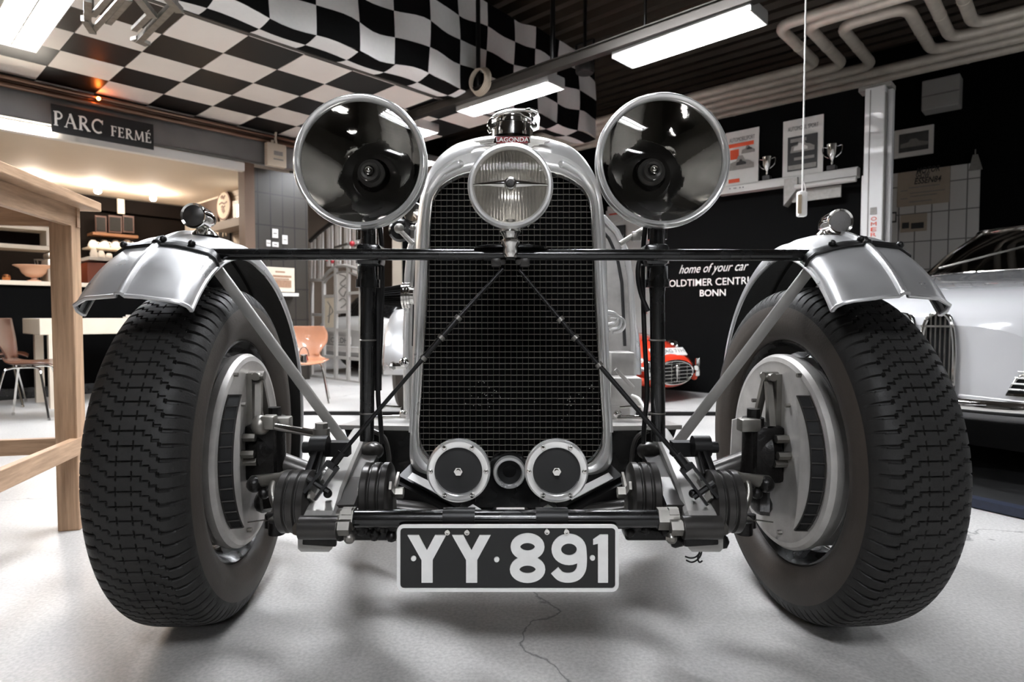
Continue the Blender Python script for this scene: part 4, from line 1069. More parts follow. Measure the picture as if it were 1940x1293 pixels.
# engine bay side pieces seen past the shell
m = MB()
for i, (px, y0, y1) in enumerate(((1163, 590, 612), (1170, 596, 622), (1177, 600, 626))): m.tube(bez([at(px - 20, y0, 2.1), at(px, y0 + 4, 2.1), at(px + 6, y0 + 14, 2.1), at(px, y1, 2.1), at(px - 16, y1 + 4, 2.1)], 4), .006, 8)
m.build('hose_coil', M_nickel, car)
m = MB(); m.box(at(1182, 740, 2.0), (.10, .08, .09), bev=.006); m.box(at(1175, 700, 2.1), (.08, .1, .12), bev=.006); m.tube([at(1166, 700, 1.9), at(1200, 735, 1.9)], .006, 8); m.tube(bez([at(1198, 750, 1.8), at(1212, 758, 1.75), at(1225, 785, 1.7)], 5), .005, 8); m.build('engine_accessory', M_alu2, car, angle=30)
# cone air filter
a = at(764, 561, 1.95); b = at(722, 563, 1.95)
m = MB(); st = []
for k in range(64): st.append(1 if k % 2 else .90)
rows = [[a.lerp(b, t_) + Vector((0, math.cos(2 * PI * k / 64), math.sin(2 * PI * k / 64))) * (r_ * st[k]) for k in range(64)] for t_, r_ in ((0, .037), (1, .028))]
m.grid(rows, closed_u=True); m.add(rows[1], [tuple(range(64))]); af = m.build('air_filter', M_blackm, car, angle=20)
m = MB()
for t_ in (-.02, -.16, -.28): c_ = a.lerp(b, t_); m.lathe([(.030, -.003), (.0405, -.003), (.0405, .003), (.030, .003)], c_, (1, 0, 0), 32)
m.cyl(a, at(785, 561, 1.95), .028, 20); m.build('filter_clamp', M_chrome, af, angle=30)
# driving mirror and bracket at the left of the shell
m = MB(); c = at(783, 402, 2.0); m.lathe([(0, .0), (.030, .002), (.034, .008), (.034, .012), (.02, .03), (0, .034)], c, (0, 1, 0), 28); mi_ = m.build('driving_mirror', M_chrome, car)
m = MB(); m.tube([at(757, 436, 1.95), at(782, 462, 1.95)], .008, 8); m.ball(at(756, 433, 1.95), .016, 12); m.tube([at(782, 430, 1.98), at(781, 452, 1.98)], .006, 8); m.ball(at(782, 432, 1.98), .010, 10); m.build('mirror_bracket', M_steel, mi_)
m = MB(); m.lathe([(0.0, 0), (.03, .0), (.038, .01), (.03, .05), (0, .06)], at(757, 436, 2.0), (0, 1, 0), 20); m.build('horn_bulb', M_black, mi_)
m = MB(); m.tube([at(1175, 462, 2.0), at(1216, 436, 2.0)], .008, 8); m.ball(at(1219, 440, 2.0), .016, 10); m.box(at(1205, 448, 2.0), (.03, .02, .03), bev=.004); m.ball(at(1222, 434, 2.0), .01, 10); m.build('right_bracket', M_steel, mi_)
m = MB(); m.ball(at(766, 688, 1.9), .017, 12); m.tube([at(742, 694, 1.9), at(770, 694, 1.9)], .01, 8); m.ball(at(745, 694, 1.9), .014, 8); m.build('carburettor_linkage', M_chrome, mi_)
# rear wings far behind
for s in (-1, 1):
    m = MB(); rows = []
    for k in range(37):
        th = math.radians(-5 + 190 * k / 36); row = []
        for f, dr in ((0, -.05), (0, -.02), (.06, -.004), (.3, 0), (.7, 0), (.94, -.004), (1, -.02), (1, -.05)):
            r = .375 + dr; row.append(Vector((s * (.60 + .22 * f), 4.35 - r * math.cos(th) * 1.25, .34 + r * math.sin(th) * 1.03)))
        rows.append(row)
    m.grid(rows); m.tube([rows[k][3] + Vector((0, 0, .004)) for k in range(37)], .004, 6); rw = m.build('rear_wing', M_alu, car, angle=50)
    m = MB(); m.lathe([(.22, -.08), (.3, -.09), (.34, -.06), (.345, 0), (.34, .06), (.3, .09), (.22, .08), (.22, -.08)], (s * .70, 4.35, .345), (1, 0, 0), 48); m.build('rear_tyre', M_rubbs, rw)
# ================================================================== AROUND THE CAR
def boxa(m, x0, y0, x1, y1, a, th, bev=0):      # upright box on a plane of the left side (a = const), front face at a
    ym = (y0 + y1) / 2; xm = (x0 + x1) / 2
    b0 = ab(ata(x0, ym, a))[1]; b1 = ab(ata(x1, ym, a))[1]; z0 = ata(xm, y1, a).z; z1 = ata(xm, y0, a).z
    return m.box(R(a + th / 2, (b0 + b1) / 2, (z0 + z1) / 2), (abs(th), abs(b1 - b0), z1 - z0), AX_R, bev)
def boxb(m, x0, y0, x1, y1, b, th, bev=0):      # upright box on a plane of the right side (b = const)
    ym = (y0 + y1) / 2; xm = (x0 + x1) / 2
    a0 = ab(atb(x0, ym, b))[0]; a1 = ab(atb(x1, ym, b))[0]; z0 = atb(xm, y1, b).z; z1 = atb(xm, y0, b).z
    return m.box(R((a0 + a1) / 2, b + th / 2, (z0 + z1) / 2), (abs(a1 - a0), abs(th), z1 - z0), AX_R, bev)

# ---------- tall oak table, left foreground
e1 = Vector((-.225, .974, 0)).normalized(); e2 = Vector((-e1.y, e1.x, 0))       # e1 away, e2 to the left
leg0 = atz(157, 1003, 0); leg0.z = 0
TT = 1.045
t = thing('oak_table', 'tall light oak table with square legs, cut off by the left edge of the picture', 'table', leg0 + e2 * .5 - e1 * .6)
axs = (e2, e1, UP)
def tp(u, v, z=0): return leg0 + e2 * u - e1 * v + UP * z       # u to the left, v towards the camera
for u, v in ((.035, -.02), (.035, 1.16), (1.0, -.02), (1.0, 1.16)):
    m = MB(); m.box(tp(u, v, .505), (.062, .062, 1.01), axs, .003); m.build('leg', M_oak, t, smooth=False)
m = MB(); m.box(tp(.51, .57, TT - .014), (1.10, 1.34, .03), axs, .004); m.build('table_top', M_oakh, t, smooth=False)
m = MB(); m.box(tp(.014, .57, .985), (.02, 1.2, .06), axs); m.box(tp(1.02, .57, .985), (.02, 1.2, .06), axs); m.box(tp(.5, -.03, .985), (1.0, .02, .06), axs); m.box(tp(.5, 1.17, .985), (1.0, .02, .06), axs); m.build('apron', M_oakh, t, smooth=False)
for c_, sz in ((tp(.014, .57, .265), (.024, 1.2, .055)), (tp(1.02, .57, .265), (.024, 1.2, .055)), (tp(.5, -.03, .265), (.98, .024, .05))):
    m = MB(); m.box(c_, sz, axs, .002); m.build('stretcher', M_oakh, t, smooth=False)
m = MB(); q = tp(.18, .10, TT + .003); m.box(q, (.21, .28, .005), (e2, e1, UP)); m.box(q + UP * .005 + e1 * .01, (.2, .27, .004), (e2, e1, UP)); tag(m.build('magazine', mat('blue_grey_cover', '8f979c', .3), smooth=False), 'thin magazine lying at the corner of the tall oak table', 'magazine')

# ---------- plywood shell chairs with chrome legs
def shell_chair(label, loc, rot, sc_, m_, group):
    t = thing('shell_chair', label, 'chair', (0, 0, 0), group)
    prof = [(-.20, .83, .16), (-.205, .76, .20), (-.19, .66, .20), (-.165, .58, .15), (-.15, .52, .115), (-.13, .47, .13), (-.08, .445, .18), (0, .44, .215), (.10, .445, .22), (.18, .44, .20), (.225, .42, .16)]
    P = bez([Vector(p) for p in prof], 5); rows = []
    for p in P:
        rows.append([Vector((p.x + .03 * (abs(q) ** 2) * (1 if p.y > .5 else 0), q * p.z, p.y + .02 * abs(q) ** 2 * (1 if p.y < .5 else 0))) for q in [k / 6 - 1 for k in range(13)]])
    m = MB(); m.grid(rows); ob = m.build('seat_shell', m_, t, angle=80)
    md = ob.modifiers.new('thickness', 'SOLIDIFY'); md.thickness = .011
    for sx in (-1, 1):
        for sy in (-1, 1):
            m = MB(); m.tube(bez([(.0, sy * .05, .425), (sx * .10, sy * .12, .42), (sx * .13, sy * .15, .36), (sx * .19, sy * .21, .02)], 4), .0085, 8); m.cyl((sx * .19, sy * .21, .02), (sx * .192, sy * .212, 0), .012, 8); m.build('leg', M_chrome, t)
    t.location = loc; t.rotation_euler = (0, 0, rot); t.scale = (sc_,) * 3
    return t
shell_chair('brown shell chair with chrome legs at the left edge behind the oak table', atz(58, 792, 0), math.radians(20), .80, M_ply, 'shell chairs')
shell_chair('brown shell chair half cut by the left picture edge, back turned to its neighbour', atz(-6, 770, 0), math.radians(35), .85, M_ply, 'shell chairs')
shell_chair('orange-brown shell chair standing by the slatted gate beside the left front wing', atz(585, 762, 0), math.radians(285), .72, M_plyo, 'shell chairs')
# chrome pot on the floor side of the orange chair
q = atz(577, 766, 0); q.z = .30; 
t = thing('coffee_pot', 'small chrome pot with a wire handle beside the orange chair', 'pot', q)
# pale block table in front of the bar
pt = atz(77, 766, 0); a_, b_ = ab(pt)
t2 = thing('pale_table', 'low pale wooden table with a thick top in front of the bar counter', 'table', pt)
m = MB(); m.box(R(a_ - .05, b_ + .62, .60), (.62, 1.35, .12), AX_R, .004); m.build('table_top', M_palew, t2, smooth=False)
for du, dv in ((-.3, .02), (.18, .02), (-.3, 1.22), (.18, 1.22)):
    m = MB(); m.box(R(a_ - .05 + du, b_ + dv, .27), (.055, .055, .54), AX_R); m.build('leg', M_palew, t2, smooth=False)
m = MB(); m.box(R(a_ - .15, b_ + .72, .665), (.16, .34, .015), AX_R, .003); m.box(R(a_ - .15, b_ + .72, .68), (.15, .3, .015), AX_R, .003); tag(m.build('paper_stack', M_white, smooth=False), 'pale stack of papers on the low pale table', 'papers')
m = MB(); room_box(m, a_ - .05, a_ + .3, b_ + .75, b_ + 1.15, 0, .5); tag(m.build('brown_cabinet', M_oakh, smooth=False), 'light brown wooden box cabinet under the low pale table', 'cabinet')
q = R(a_ - .2, b_ + .12, .66); m = MB(); m.lathe([(.0, 0), (.03, 0), (.034, .03), (.03, .055), (.027, .055), (.03, .03), (0, .006)], q, UP, 20); m.tube([q + Vector((.034 + .015 * math.sin(k * PI / 6), 0, .03 + .018 * math.cos(k * PI / 6))) for k in range(7)], .004, 6)
tag(m.build('coffee_cup', M_white), 'white cup on the left end of the low pale table', 'cup')
# bar counter top, footed bowl and glasses
m = MB(); room_box(m, a_d - .03, a_d + .45, -4.4, b_col - .1, .93, .965); tag(m.build('bar_counter_top', M_palew, smooth=False), 'long pale counter top on the black bar front', 'counter')
q = ata(65, 530, a_d + .15); q.z = .966
m = MB(); prof = [(.0, 0), (.055, 0), (.05, .012), (.022, .022), (.02, .035), (.055, .045), (.085, .075), (.10, .11), (.145, .135), (.143, .139), (.095, .115), (.08, .08), (.05, .052), (0, .048)]
m.lathe(prof, q, UP, 40); st0 = tag(m.build('footed_bowl', mat('peach_glazed_bowl', 'd9a98a', .25, coat=.6)), 'peach coloured footed bowl on the bar counter', 'bowl')
q2 = ata(80, 515, a_d + .3); q2.z = .966
m = MB()
for k in range(10): t_ = 2 * PI * k / 10; m.tube([q2 + Vector((.03 * math.cos(t_), .03 * math.sin(t_), .0)), q2 + Vector((.055 * math.cos(t_ + .3), .055 * math.sin(t_ + .3), .20))], .0025, 6)
m.tube([q2 + Vector((.055 * math.cos(2 * PI * k / 24), .055 * math.sin(2 * PI * k / 24), .20)) for k in range(24)], .003, 6, closed=True); m.tube([q2 + Vector((.03 * math.cos(2 * PI * k / 24), .03 * math.sin(2 * PI * k / 24), .003)) for k in range(24)], .003, 6, closed=True)
tag(m.build('wire_basket', M_steel), 'thin wire stand behind the peach bowl', 'basket')
q = ata(12, 528, a_d + .15); q.z = .966; m = MB(); m.lathe([(0, 0), (.02, 0), (.03, .02), (.028, .045), (.012, .055), (0, .055)], q, UP, 18); tag(m.build('small_copper_pot', M_copper), 'tiny copper pot on the bar counter left of the bowl', 'pot')
# hanging shelf rack in the bar, left
A_R = 7.0
t = thing('bar_shelf_rack', 'pale open shelf rack in the bar seen under the oak table top', 'shelf', R(A_R, ab(ata(60, 450, A_R))[1], ata(60, 475, A_R).z))
m = MB(); boxa(m, -60, 426, 124, 433, A_R, .3); boxa(m, -60, 462, 98, 470, A_R, .3); boxa(m, 88, 433, 100, 466, A_R, .3); m.build('boards', M_palew, t, smooth=False)
m = MB(); boxa(m, -60, 433, 88, 462, A_R + .28, .02); m.build('back_panel', M_kit, t, smooth=False)
q = ata(110, 484, a_d + .2); q.z = .966
t = thing('coffee_machine', 'pale coffee machine on the bar counter left of the oak table leg', 'coffee machine', q)
m = MB(); m.box(q + UP * .10, (.22, .2, .2), AX_R, .02); m.box(q + UP * .23, (.19, .18, .05), AX_R, .015); m.build('machine_body', mat('champagne_metal', 'cfc2b0', .3, .6), t, angle=30)
m = MB(); m.box(q - DA * .112 + UP * .12, (.006, .13, .06), AX_R, .002); m.build('front_panel', M_greyd, t, smooth=False)
# back of the bar: dark units, framed boards, brown shelf, cups
AB = 8.9
m = MB(); boxa(m, 100, 380, 382, 404, AB, .08); tag(m.build('wall_cabinet', M_kit, smooth=False), 'long dark wall cabinet right under the cream bar ceiling', 'cabinet')
m = MB(); boxa(m, 223, 377, 236, 405, AB - .04, .03); tag(m.build('pillar_strip', M_palew, smooth=False), 'short pale upright strip on the dark wall cabinet', 'strip')
for i, (x0, x1) in enumerate(((181, 202), (206, 231), (233, 254))):
    t = thing('menu_board', ['dark framed chalk board nearest the oak table leg', 'middle one of the three dark framed chalk boards', 'rightmost of the three dark framed chalk boards'][i], 'board', ata((x0 + x1) / 2, 442, AB - .03), 'chalk boards behind the bar')
    m = MB(); boxa(m, x0, 409, x1, 441, AB - .03, .025); m.build('frame', mat('dark_red_wood', '4a2f26', .5) if 'dark_red_wood' not in MATS else MATS['dark_red_wood'], t, smooth=False)
    m = MB(); boxa(m, x0 + 2, 412, x1 - 2, 438, AB - .04, .01); m.build('slate', M_dark, t, smooth=False)
m = MB(); boxa(m, 176, 443, 262, 448, AB - .25, .25); tag(m.build('brown_wall_shelf', mat('brown_shelf_board', '6e4a30', .5), smooth=False), 'narrow brown wall shelf below the chalk boards', 'shelf')
cups = None
cuplist = [(177, 463), (198, 463), (219, 463), (241, 462)]
for i, (px, py) in enumerate(cuplist):
    q = ata(px, py + 7, AB - .15)
    if cups is None:
        t = thing('white_cup', 'white upturned cup hanging behind the bar, half hidden by the oak table leg', 'cup', q, 'white cups behind the bar')
        m = MB(); m.lathe([(0, .0), (.055, 0), (.058, .03), (.04, .075), (.02, .095), (0, .095)], q, UP, 20); m.build('cup_body', M_white, t)
        m = MB(); m.tube([q + Vector((.055 + .022 * math.sin(k * PI / 6), 0, .045 + .025 * math.cos(k * PI / 6))) for k in range(7)], .005, 6); m.build('handle', M_white, t); cups = t
    else:
        c_ = copy_tree(cups); c_.location = q; c_['label'] = ['second white cup from the oak table leg behind the bar', 'third white cup from the oak table leg behind the bar', 'white cup furthest from the oak table leg, above the left front wing'][i - 1]
m = MB(); boxa(m, 170, 471, 300, 474, AB - .35, .33); tag(m.build('cup_shelf', M_palew, smooth=False), 'thin pale shelf under the white cups', 'shelf')
m = MB(); boxa(m, 168, 490, 300, 496, 8.2, .6); tag(m.build('back_counter', M_white, smooth=False), 'bright white back counter behind the left wing', 'counter')
m = MB(); room_box(m, 8.25, 8.8, ab(ata(168, 520, 8.2))[1], ab(ata(300, 520, 8.2))[1], 0, ata(230, 500, 8.2).z); tag(m.build('back_counter_cabinet', mat('rust_front', '8e4a32', .5), smooth=False), 'rust coloured cabinet front below the bright back counter', 'cabinet')
for i, (px, h_) in enumerate(((178, .13), (192, .10), (207, .07))):
    q = ata(px, 489, 8.35); q.z = ata(px, 490, 8.2).z + .002; m = MB(); m.lathe([(0, 0), (.035, 0), (.04, h_ * .5), (.03, h_ * .8), (.02, h_), (0, h_)], q, UP, 16); tag(m.build('glass_jar', M_cyan), ['tall grey jar on the back counter beside the oak table leg', 'smaller jar right behind the tall grey jar on the back counter', 'low grey jar on the back counter further right'][i], 'jar', 'jars on the back counter')
# globe lights
for i, (px, py) in enumerate(((62, 345), (185, 362), (290, 376))):
    q = ata(px, py, 8.2); q.z = min(q.z, 2.09)
    t = thing('bar_spotlight', ['glowing bar spotlight nearest the left picture edge', 'middle glowing bar spotlight above the oak table corner', 'glowing bar spotlight furthest right, above the side lamp'][i], 'spotlight', q, 'spotlights behind the bar')
    m = MB(); m.ball(q, .035, 12); m.build('bulb', MATS.get('warm_bulb') or mat('warm_bulb', 'ffffff', .5, emit=('ffeedd', 260)), t)
    m = MB(); m.cyl(q + UP * .03, q + UP * .07, .02, 12); m.build('holder', M_white, t)
m = MB(); q0 = ata(-500, 216, A_OPEN - .04); q1 = ata(96, 243, A_OPEN - .04); m.tube([R(A_OPEN - .03, ab(q0)[1], 2.14), R(A_OPEN - .03, ab(q1)[1], 2.14)], .022, 12)
tag(m.build('strip_light', mat('strip_light_glow', 'ffffff', .5, emit=('fff4e4', 24))), 'bright white tube light under the beam left of the black sign', 'light')
# bar side wall: oval sign, lit picture, dark panel, shelf
BSd = 3.17
m = MB(); boxb(m, 372, 382, 412, 425, BSd, .02); tag(m.build('dark_wall_panel', mat('brown_panel', '4c3d33', .6), smooth=False), 'dark brown panel at the far end of the bar side wall', 'panel')
qc = atb(426, 390, BSd); rx = abs(ab(atb(439, 390, BSd))[0] - ab(atb(414, 390, BSd))[0]) / 2; rz = (atb(426, 364, BSd).z - atb(426, 417, BSd).z) / 2
t = thing('oval_wall_sign', 'round cream sign with brown rim on the bar side wall', 'sign', qc)
fo = lambda x, y: qc - DA * (x * rx) + UP * (y * rz) - DB * .02
m = MB(); m.slab([fo(math.cos(k * PI / 16) * .93, math.sin(k * PI / 16) * .93) for k in range(32)], DB * .02); m.build('sign_face', M_cream, t, smooth=False)
m = MB(); m.ribbon([(math.cos(k * PI / 20), math.sin(k * PI / 20)) for k in range(40)], .12, fo, DB * .022, closed=True); m.build('sign_rim', mat('brown_rim', '6b4a38', .5), t, smooth=False)
m = MB()
for y_, w_, wd in ((.62, .35, .1), (.5, .25, .08), (.15, .6, .12), (-.1, .3, .1), (-.35, .2, .3)): m.ribbon([(-w_, y_), (-w_ * .3, y_ + .08), (w_ * .3, y_ - .05), (w_, y_ + .04)], wd, lambda x, y: fo(x, y) - DB * .004, DB * .003)
m.build('sign_ornament', MATS['brown_rim'], t, smooth=False)
t = thing('lit_picture_frame', 'white framed bright lit panel beside the oval sign', 'picture', atb(458, 430, BSd))
m = MB(); boxb(m, 441, 376, 480, 420, BSd - .03, .04); m.build('frame', M_white, t, smooth=False)
m = MB(); boxb(m, 448, 384, 480, 412, BSd - .035, .01); m.build('lit_panel', mat('lit_panel_glow', 'ffffff', .5, emit=('fff6e8', 2.2)), t, smooth=False)
m = MB(); boxb(m, 400, 414, 480, 430, BSd - .2, .2); tag(m.build('side_shelf', mat('grey_shelf', '8f8479', .6), smooth=False), 'grey brown shelf below the oval sign', 'shelf')
t = thing('arched_picture', 'small dark arched picture under the grey shelf above the left wing', 'picture', atb(424, 450, BSd))
m = MB(); boxb(m, 414, 432, 435, 460, BSd, .02); m.build('backing', M_greyd, t, smooth=False)
q = atb(425, 448, BSd - .01); m = MB(); m.ribbon([(math.cos(k * PI / 10) * .05, math.sin(k * PI / 10) * .07) for k in range(11)], .015, lambda x, y: q - DA * x + UP * y, DB * .01); m.build('arch', M_cream, t, smooth=False)

# ---------- sign on the beam
SA = A_OPEN - .19
t = thing('parc_ferme_sign', 'black sign reading PARC FERMÉ hung on the weathered beam', 'sign', ata(193, 262, SA))
sb0 = ab(ata(97, 222, SA))[1]; sb1 = ab(ata(291, 260, SA))[1]; sz1 = (ata(97, 194, SA).z + ata(291, 238, SA).z) / 2; sz0 = (ata(97, 250, SA).z + ata(291, 283, SA).z) / 2
m = MB(); room_box(m, SA, SA + .012, sb0, sb1, sz0, sz1); m.build('sign_board', M_tileb, t, smooth=False)
def serif(ch):
    T_, t_ = .17, .07
    st = [([(.15, 0), (.15, 1)], T_), ([(0, .03), (.3, .03)], .06), ([(0, .97), (.2, .97)], .06)]
    b2 = lambda pts: [(p.x, p.y) for p in bez([(x, y, 0) for x, y in pts], 5)]
    bowl = (b2([(.15, .96), (.42, .95), (.56, .74), (.42, .53), (.15, .5)]), .11)
    if ch == 'P': return st + [bowl], .62
    if ch == 'R': return st + [bowl, ([(.32, .52), (.72, .02)], T_), ([(.66, .03), (.86, .03)], .06)], .84
    if ch == 'A': return [([(.1, 0), (.44, 1)], t_), ([(.42, 1), (.78, 0)], T_), ([(.2, .34), (.64, .34)], .06), ([(0, .03), (.22, .03)], .06), ([(.64, .03), (.92, .03)], .06)], .9
    if ch == 'C': return [([(.47 + .40 * math.cos(math.radians(a)), .5 + .46 * math.sin(math.radians(a))) for a in range(42, 322, 14)], .13), ([(.80, .98), (.80, .68)], .05)], .88
    if ch == 'F': return st + [([(.15, .96), (.56, .96)], t_), ([(.15, .52), (.48, .52)], t_), ([(.55, 1), (.55, .78)], .05), ([(.47, .62), (.47, .42)], .05)], .62
    if ch in 'EÉ': return st + [([(.15, .96), (.56, .96)], t_), ([(.15, .52), (.48, .52)], t_), ([(.15, .04), (.6, .04)], t_), ([(.55, 1), (.55, .78)], .05), ([(.47, .62), (.47, .42)], .05), ([(.6, .0), (.6, .22)], .05)] + ([([(.25, 1.1), (.46, 1.3)], .09)] if ch == 'É' else []), .68
    if ch == 'M': return [([(.1, 0), (.17, 1)], t_), ([(.17, 1), (.5, .1)], .15), ([(.5, .1), (.86, 1)], t_), ([(.86, 1), (.92, 0)], T_), ([(0, .03), (.22, .03)], .06), ([(.8, .03), (1.04, .03)], .06)], 1.08
LET = [(c_, 1.0) for c_ in 'PARC'] + [(' ', 1)] + [(c_, .74) for c_ in 'FERMÉ']
tot = sum((.45 if c_ == ' ' else (serif(c_)[1] + .1) * k_) for c_, k_ in LET)
Wd = (sb1 - sb0) * .965; em = (sz1 - sz0) * .52; sxx = Wd / tot
m = MB(); cur = sb0 + (sb1 - sb0) * .02
for c_, k_ in LET:
    if c_ == ' ': cur += .45 * sxx; continue
    S_, w_ = serif(c_)
    for pts, wd in S_:
        m.ribbon([(x * k_, y * k_) for x, y in pts], wd * k_, lambda x, y, c0=cur: R(SA - .004, c0 + x * sxx, sz0 + (sz1 - sz0) * .24 + y * em), DA * .004)
    cur += (w_ + .1) * k_ * sxx
m.build('sign_lettering', M_text, t, smooth=False)
# white canister hanging on the beam
q = ata(525, 312, A_OPEN - .2)
t = thing('hanging_canister', 'white plastic canister tag hanging at the right end of the beam', 'canister', q)
cb0 = ab(ata(506, 290, A_OPEN - .2))[1]; cb1 = ab(ata(543, 290, A_OPEN - .2))[1]; cz0 = ata(525, 316, A_OPEN - .2).z; cz1 = ata(525, 272, A_OPEN - .2).z; cm_ = (cb0 + cb1) / 2
m = MB(); m.box(R(A_OPEN - .17, cm_, (cz0 + cz1) / 2), (.07, cb1 - cb0, cz1 - cz0), AX_R, .012); m.cyl(R(A_OPEN - .17, cm_ - .03, cz1), R(A_OPEN - .17, cm_ - .03, cz1 + .03), .015, 12); m.build('canister_body', mat('cream_plastic', 'c9bba8', .5), t, angle=30)
m = MB(); m.tube([R(A_OPEN - .17, cm_ + .01, cz1 - .01), R(A_OPEN - .17, cm_ + .0, cz1 + .06), R(A_OPEN - .17, cm_ + .01, cz1 + .14)], .012, 8); m.build('strap', MATS['cream_plastic'], t)
m = MB(); m.box(R(A_OPEN - .21, cm_ + .01, cz0 + .13), (.004, .09, .04), AX_R); m.box(R(A_OPEN - .21, cm_ + .01, cz0 + .07), (.004, .10, .012), AX_R); m.build('printed_label', M_inkg, t, smooth=False)
# white switch plates on the dark tiles
for i, (x0, y0, x1, y1) in enumerate(((516, 434, 527, 451), (535, 446, 545, 463), (505, 455, 513, 467), (516, 459, 528, 468))):
    m = MB(); boxa(m, x0, y0, x1, y1, A_OPEN - .012, .012, .002); m.m(1); xm = (x0 + x1) / 2; ym = (y0 + y1) / 2; boxa(m, xm - 3, ym - 1, xm + 3, ym + 1, A_OPEN - .015, .003)
    tag(m.build('wall_switch', [M_white, M_inkg], smooth=False), ['highest white switch plate on the dark tiled wall', 'rightmost white switch plate on the dark tiled wall', 'leftmost small grey-white switch plate on the dark tiled wall', 'wide white switch plate just above the crossbar on the dark tiled wall'][i], 'switch', 'switch plates on the dark tiles')
t = thing('framed_drawing', 'pale drawing leaning on the dark tiled wall below the crossbar', 'picture', ata(533, 553, A_OPEN - .03))
m = MB(); boxa(m, 506, 507, 558, 553, A_OPEN - .03, .02); m.build('frame', M_palew, t, smooth=False)
m = MB(); 
for x0, y0, x1, y1 in ((517, 522, 552, 526), (517, 531, 552, 545), (520, 528, 548, 530), (522, 514, 540, 517)): boxa(m, x0, y0, x1, y1, A_OPEN - .033, .003)
m.build('drawing', mat('sepia_print', '9c7a62', .6, noise=(60, .4)), t, smooth=False)
m = MB(); boxa(m, 500, 555, 566, 561, A_OPEN - .12, .12); tag(m.build('picture_ledge', M_white, smooth=False), 'small white ledge under the pale drawing', 'ledge')

# ---------- slatted panel and arched gate in front of a grey car
GB = 3.55
def gl(x, y, b=GB): return atb(x, y, b)
t = thing('slatted_panel', 'tall white slatted panel with a sloping top behind the left lamp post', 'panel', gl(650, 545, 3.75))
m = MB(); k = 0
x = 589
while x < 722:
    yt = 455 - (x - 589) * .85 if x < 640 else 412; w_ = (7, 9, 6, 11)[k % 4]
    yb = 533 if x < 612 else (505 if x < 665 else 520)
    p = gl(x, yt, 3.75); q = gl(x, yb, 3.75); m.bar(p, q, .035 if k % 2 else .05, .015, up=DB); x += w_; k += 1
m.build('slats', M_white, t, smooth=False)
m = MB(); m.tube([gl(588, 457, 3.74), gl(606, 440, 3.74), gl(628, 423, 3.74), gl(645, 414, 3.74), gl(722, 408, 3.74)], .025, 8); m.build('top_rail', M_greyd, t)
m = MB(); m.bar(gl(634, 470, 3.7), gl(660, 462, 3.7), .03, .02); m.bar(gl(672, 466, 3.7), gl(688, 462, 3.7), .03, .02); m.build('latch_bar', M_steel, t, smooth=False)
m = MB(); m.ball(gl(667, 462, 3.68), .030, 12); m.ball(gl(630, 496, 3.68), .022, 10); m.ball(gl(619, 493, 3.68), .014, 8); m.build('red_reflectors', mat('red_reflector', 'a3202a', .3), t)
t = thing('arched_gate', 'grey metal gate with an arched top and painted panels left of the lamp post', 'gate', gl(640, 722))
for x0, y0, y1 in ((591, 535, 714), (613.5, 533, 717), (636.5, 507, 721), (660, 505, 725), (684, 510, 728), (706, 520, 731)):
    m = MB(); m.bar(gl(x0, y0), gl(x0, y1), .036, .03, up=DB); m.build('gate_post', M_cyan, t, smooth=False)
m = MB()
for seg in (((588, 531), (613, 531)), ((613, 562), (637, 561)), ((637, 592), (660, 591)), ((613, 625), (660, 626)), ((660, 556), (706, 553)), ((588, 596), (613, 597)), ((613, 675), (700, 683)), ((588, 712), (716, 731))): m.bar(gl(*seg[0]), gl(*seg[1]), .03, .02, up=DB)
m.build('gate_rails', M_cyan, t, smooth=False)
m = MB(); m.tube(bez([gl(612, 532), gl(622, 516), (gl(640, 505)), gl(660, 505), gl(684, 514), gl(706, 530)], 5), .018, 8); m.tube(bez([gl(614, 537), gl(626, 524), gl(645, 516), gl(662, 517), gl(684, 526)], 5), .012, 8); m.build('gate_arch', M_inkg, t)
m = MB(); m.slab([gl(615.5, 565), gl(634, 564), gl(634, 621), gl(615.5, 621)], DB * .01); m.build('beige_panel', mat('beige_sheet', 'c9bda8', .6), t, smooth=False)
m = MB(); m.slab([gl(638.5, 516), gl(658, 515), gl(658, 590), gl(638.5, 590)], DB * .01); m.build('white_panel', M_paper, t, smooth=False)
m = MB()
for pts in (((642, 520), (655, 526), (644, 538), (655, 546)), ((654, 540), (642, 552), (650, 562), (655, 552)), ((642, 570), (650, 566), (656, 574), (645, 584))): m.ribbon([(p.x, p.y) for p in bez([(a, b, 0) for a, b in pts], 5)], 1.6, lambda x, y: gl(x, y, GB - .012), DB * .004)
for pts in (((620, 572), (630, 590), (620, 600)), ((625, 580), (622, 612))): m.ribbon([(p.x, p.y) for p in bez([(a, b, 0) for a, b in pts], 5)], 1.1, lambda x, y: gl(x, y, GB - .012), DB * .004)
m.build('painted_swirls', M_inkg, t, smooth=False)
# low dark kerb and floor ring under the gate
m = MB(); m.bar(gl(586, 718, GB), gl(716, 737, GB), .10, .035, up=UP); tag(m.build('gate_base', M_greyd, smooth=False), 'dark low base strip under the arched gate', 'base')

q = ata(184, 206, A_OPEN - .16); q.z = 2.435  # added glow source, made up to throw orange light on the tiles
t = thing('added_amber_glow', 'added amber glow source on the conduit above the black sign', 'added light', q)
m = MB(); m.ball(q - DA * .05, .014, 10); m.build('bulb', mat('amber_glow', 'ff7a30', .5, emit=('ff7a30', 70)), t)
m = MB(); m.cyl(q - DA * .045, q, .010, 8); m.build('glow_socket', M_blackm, t)
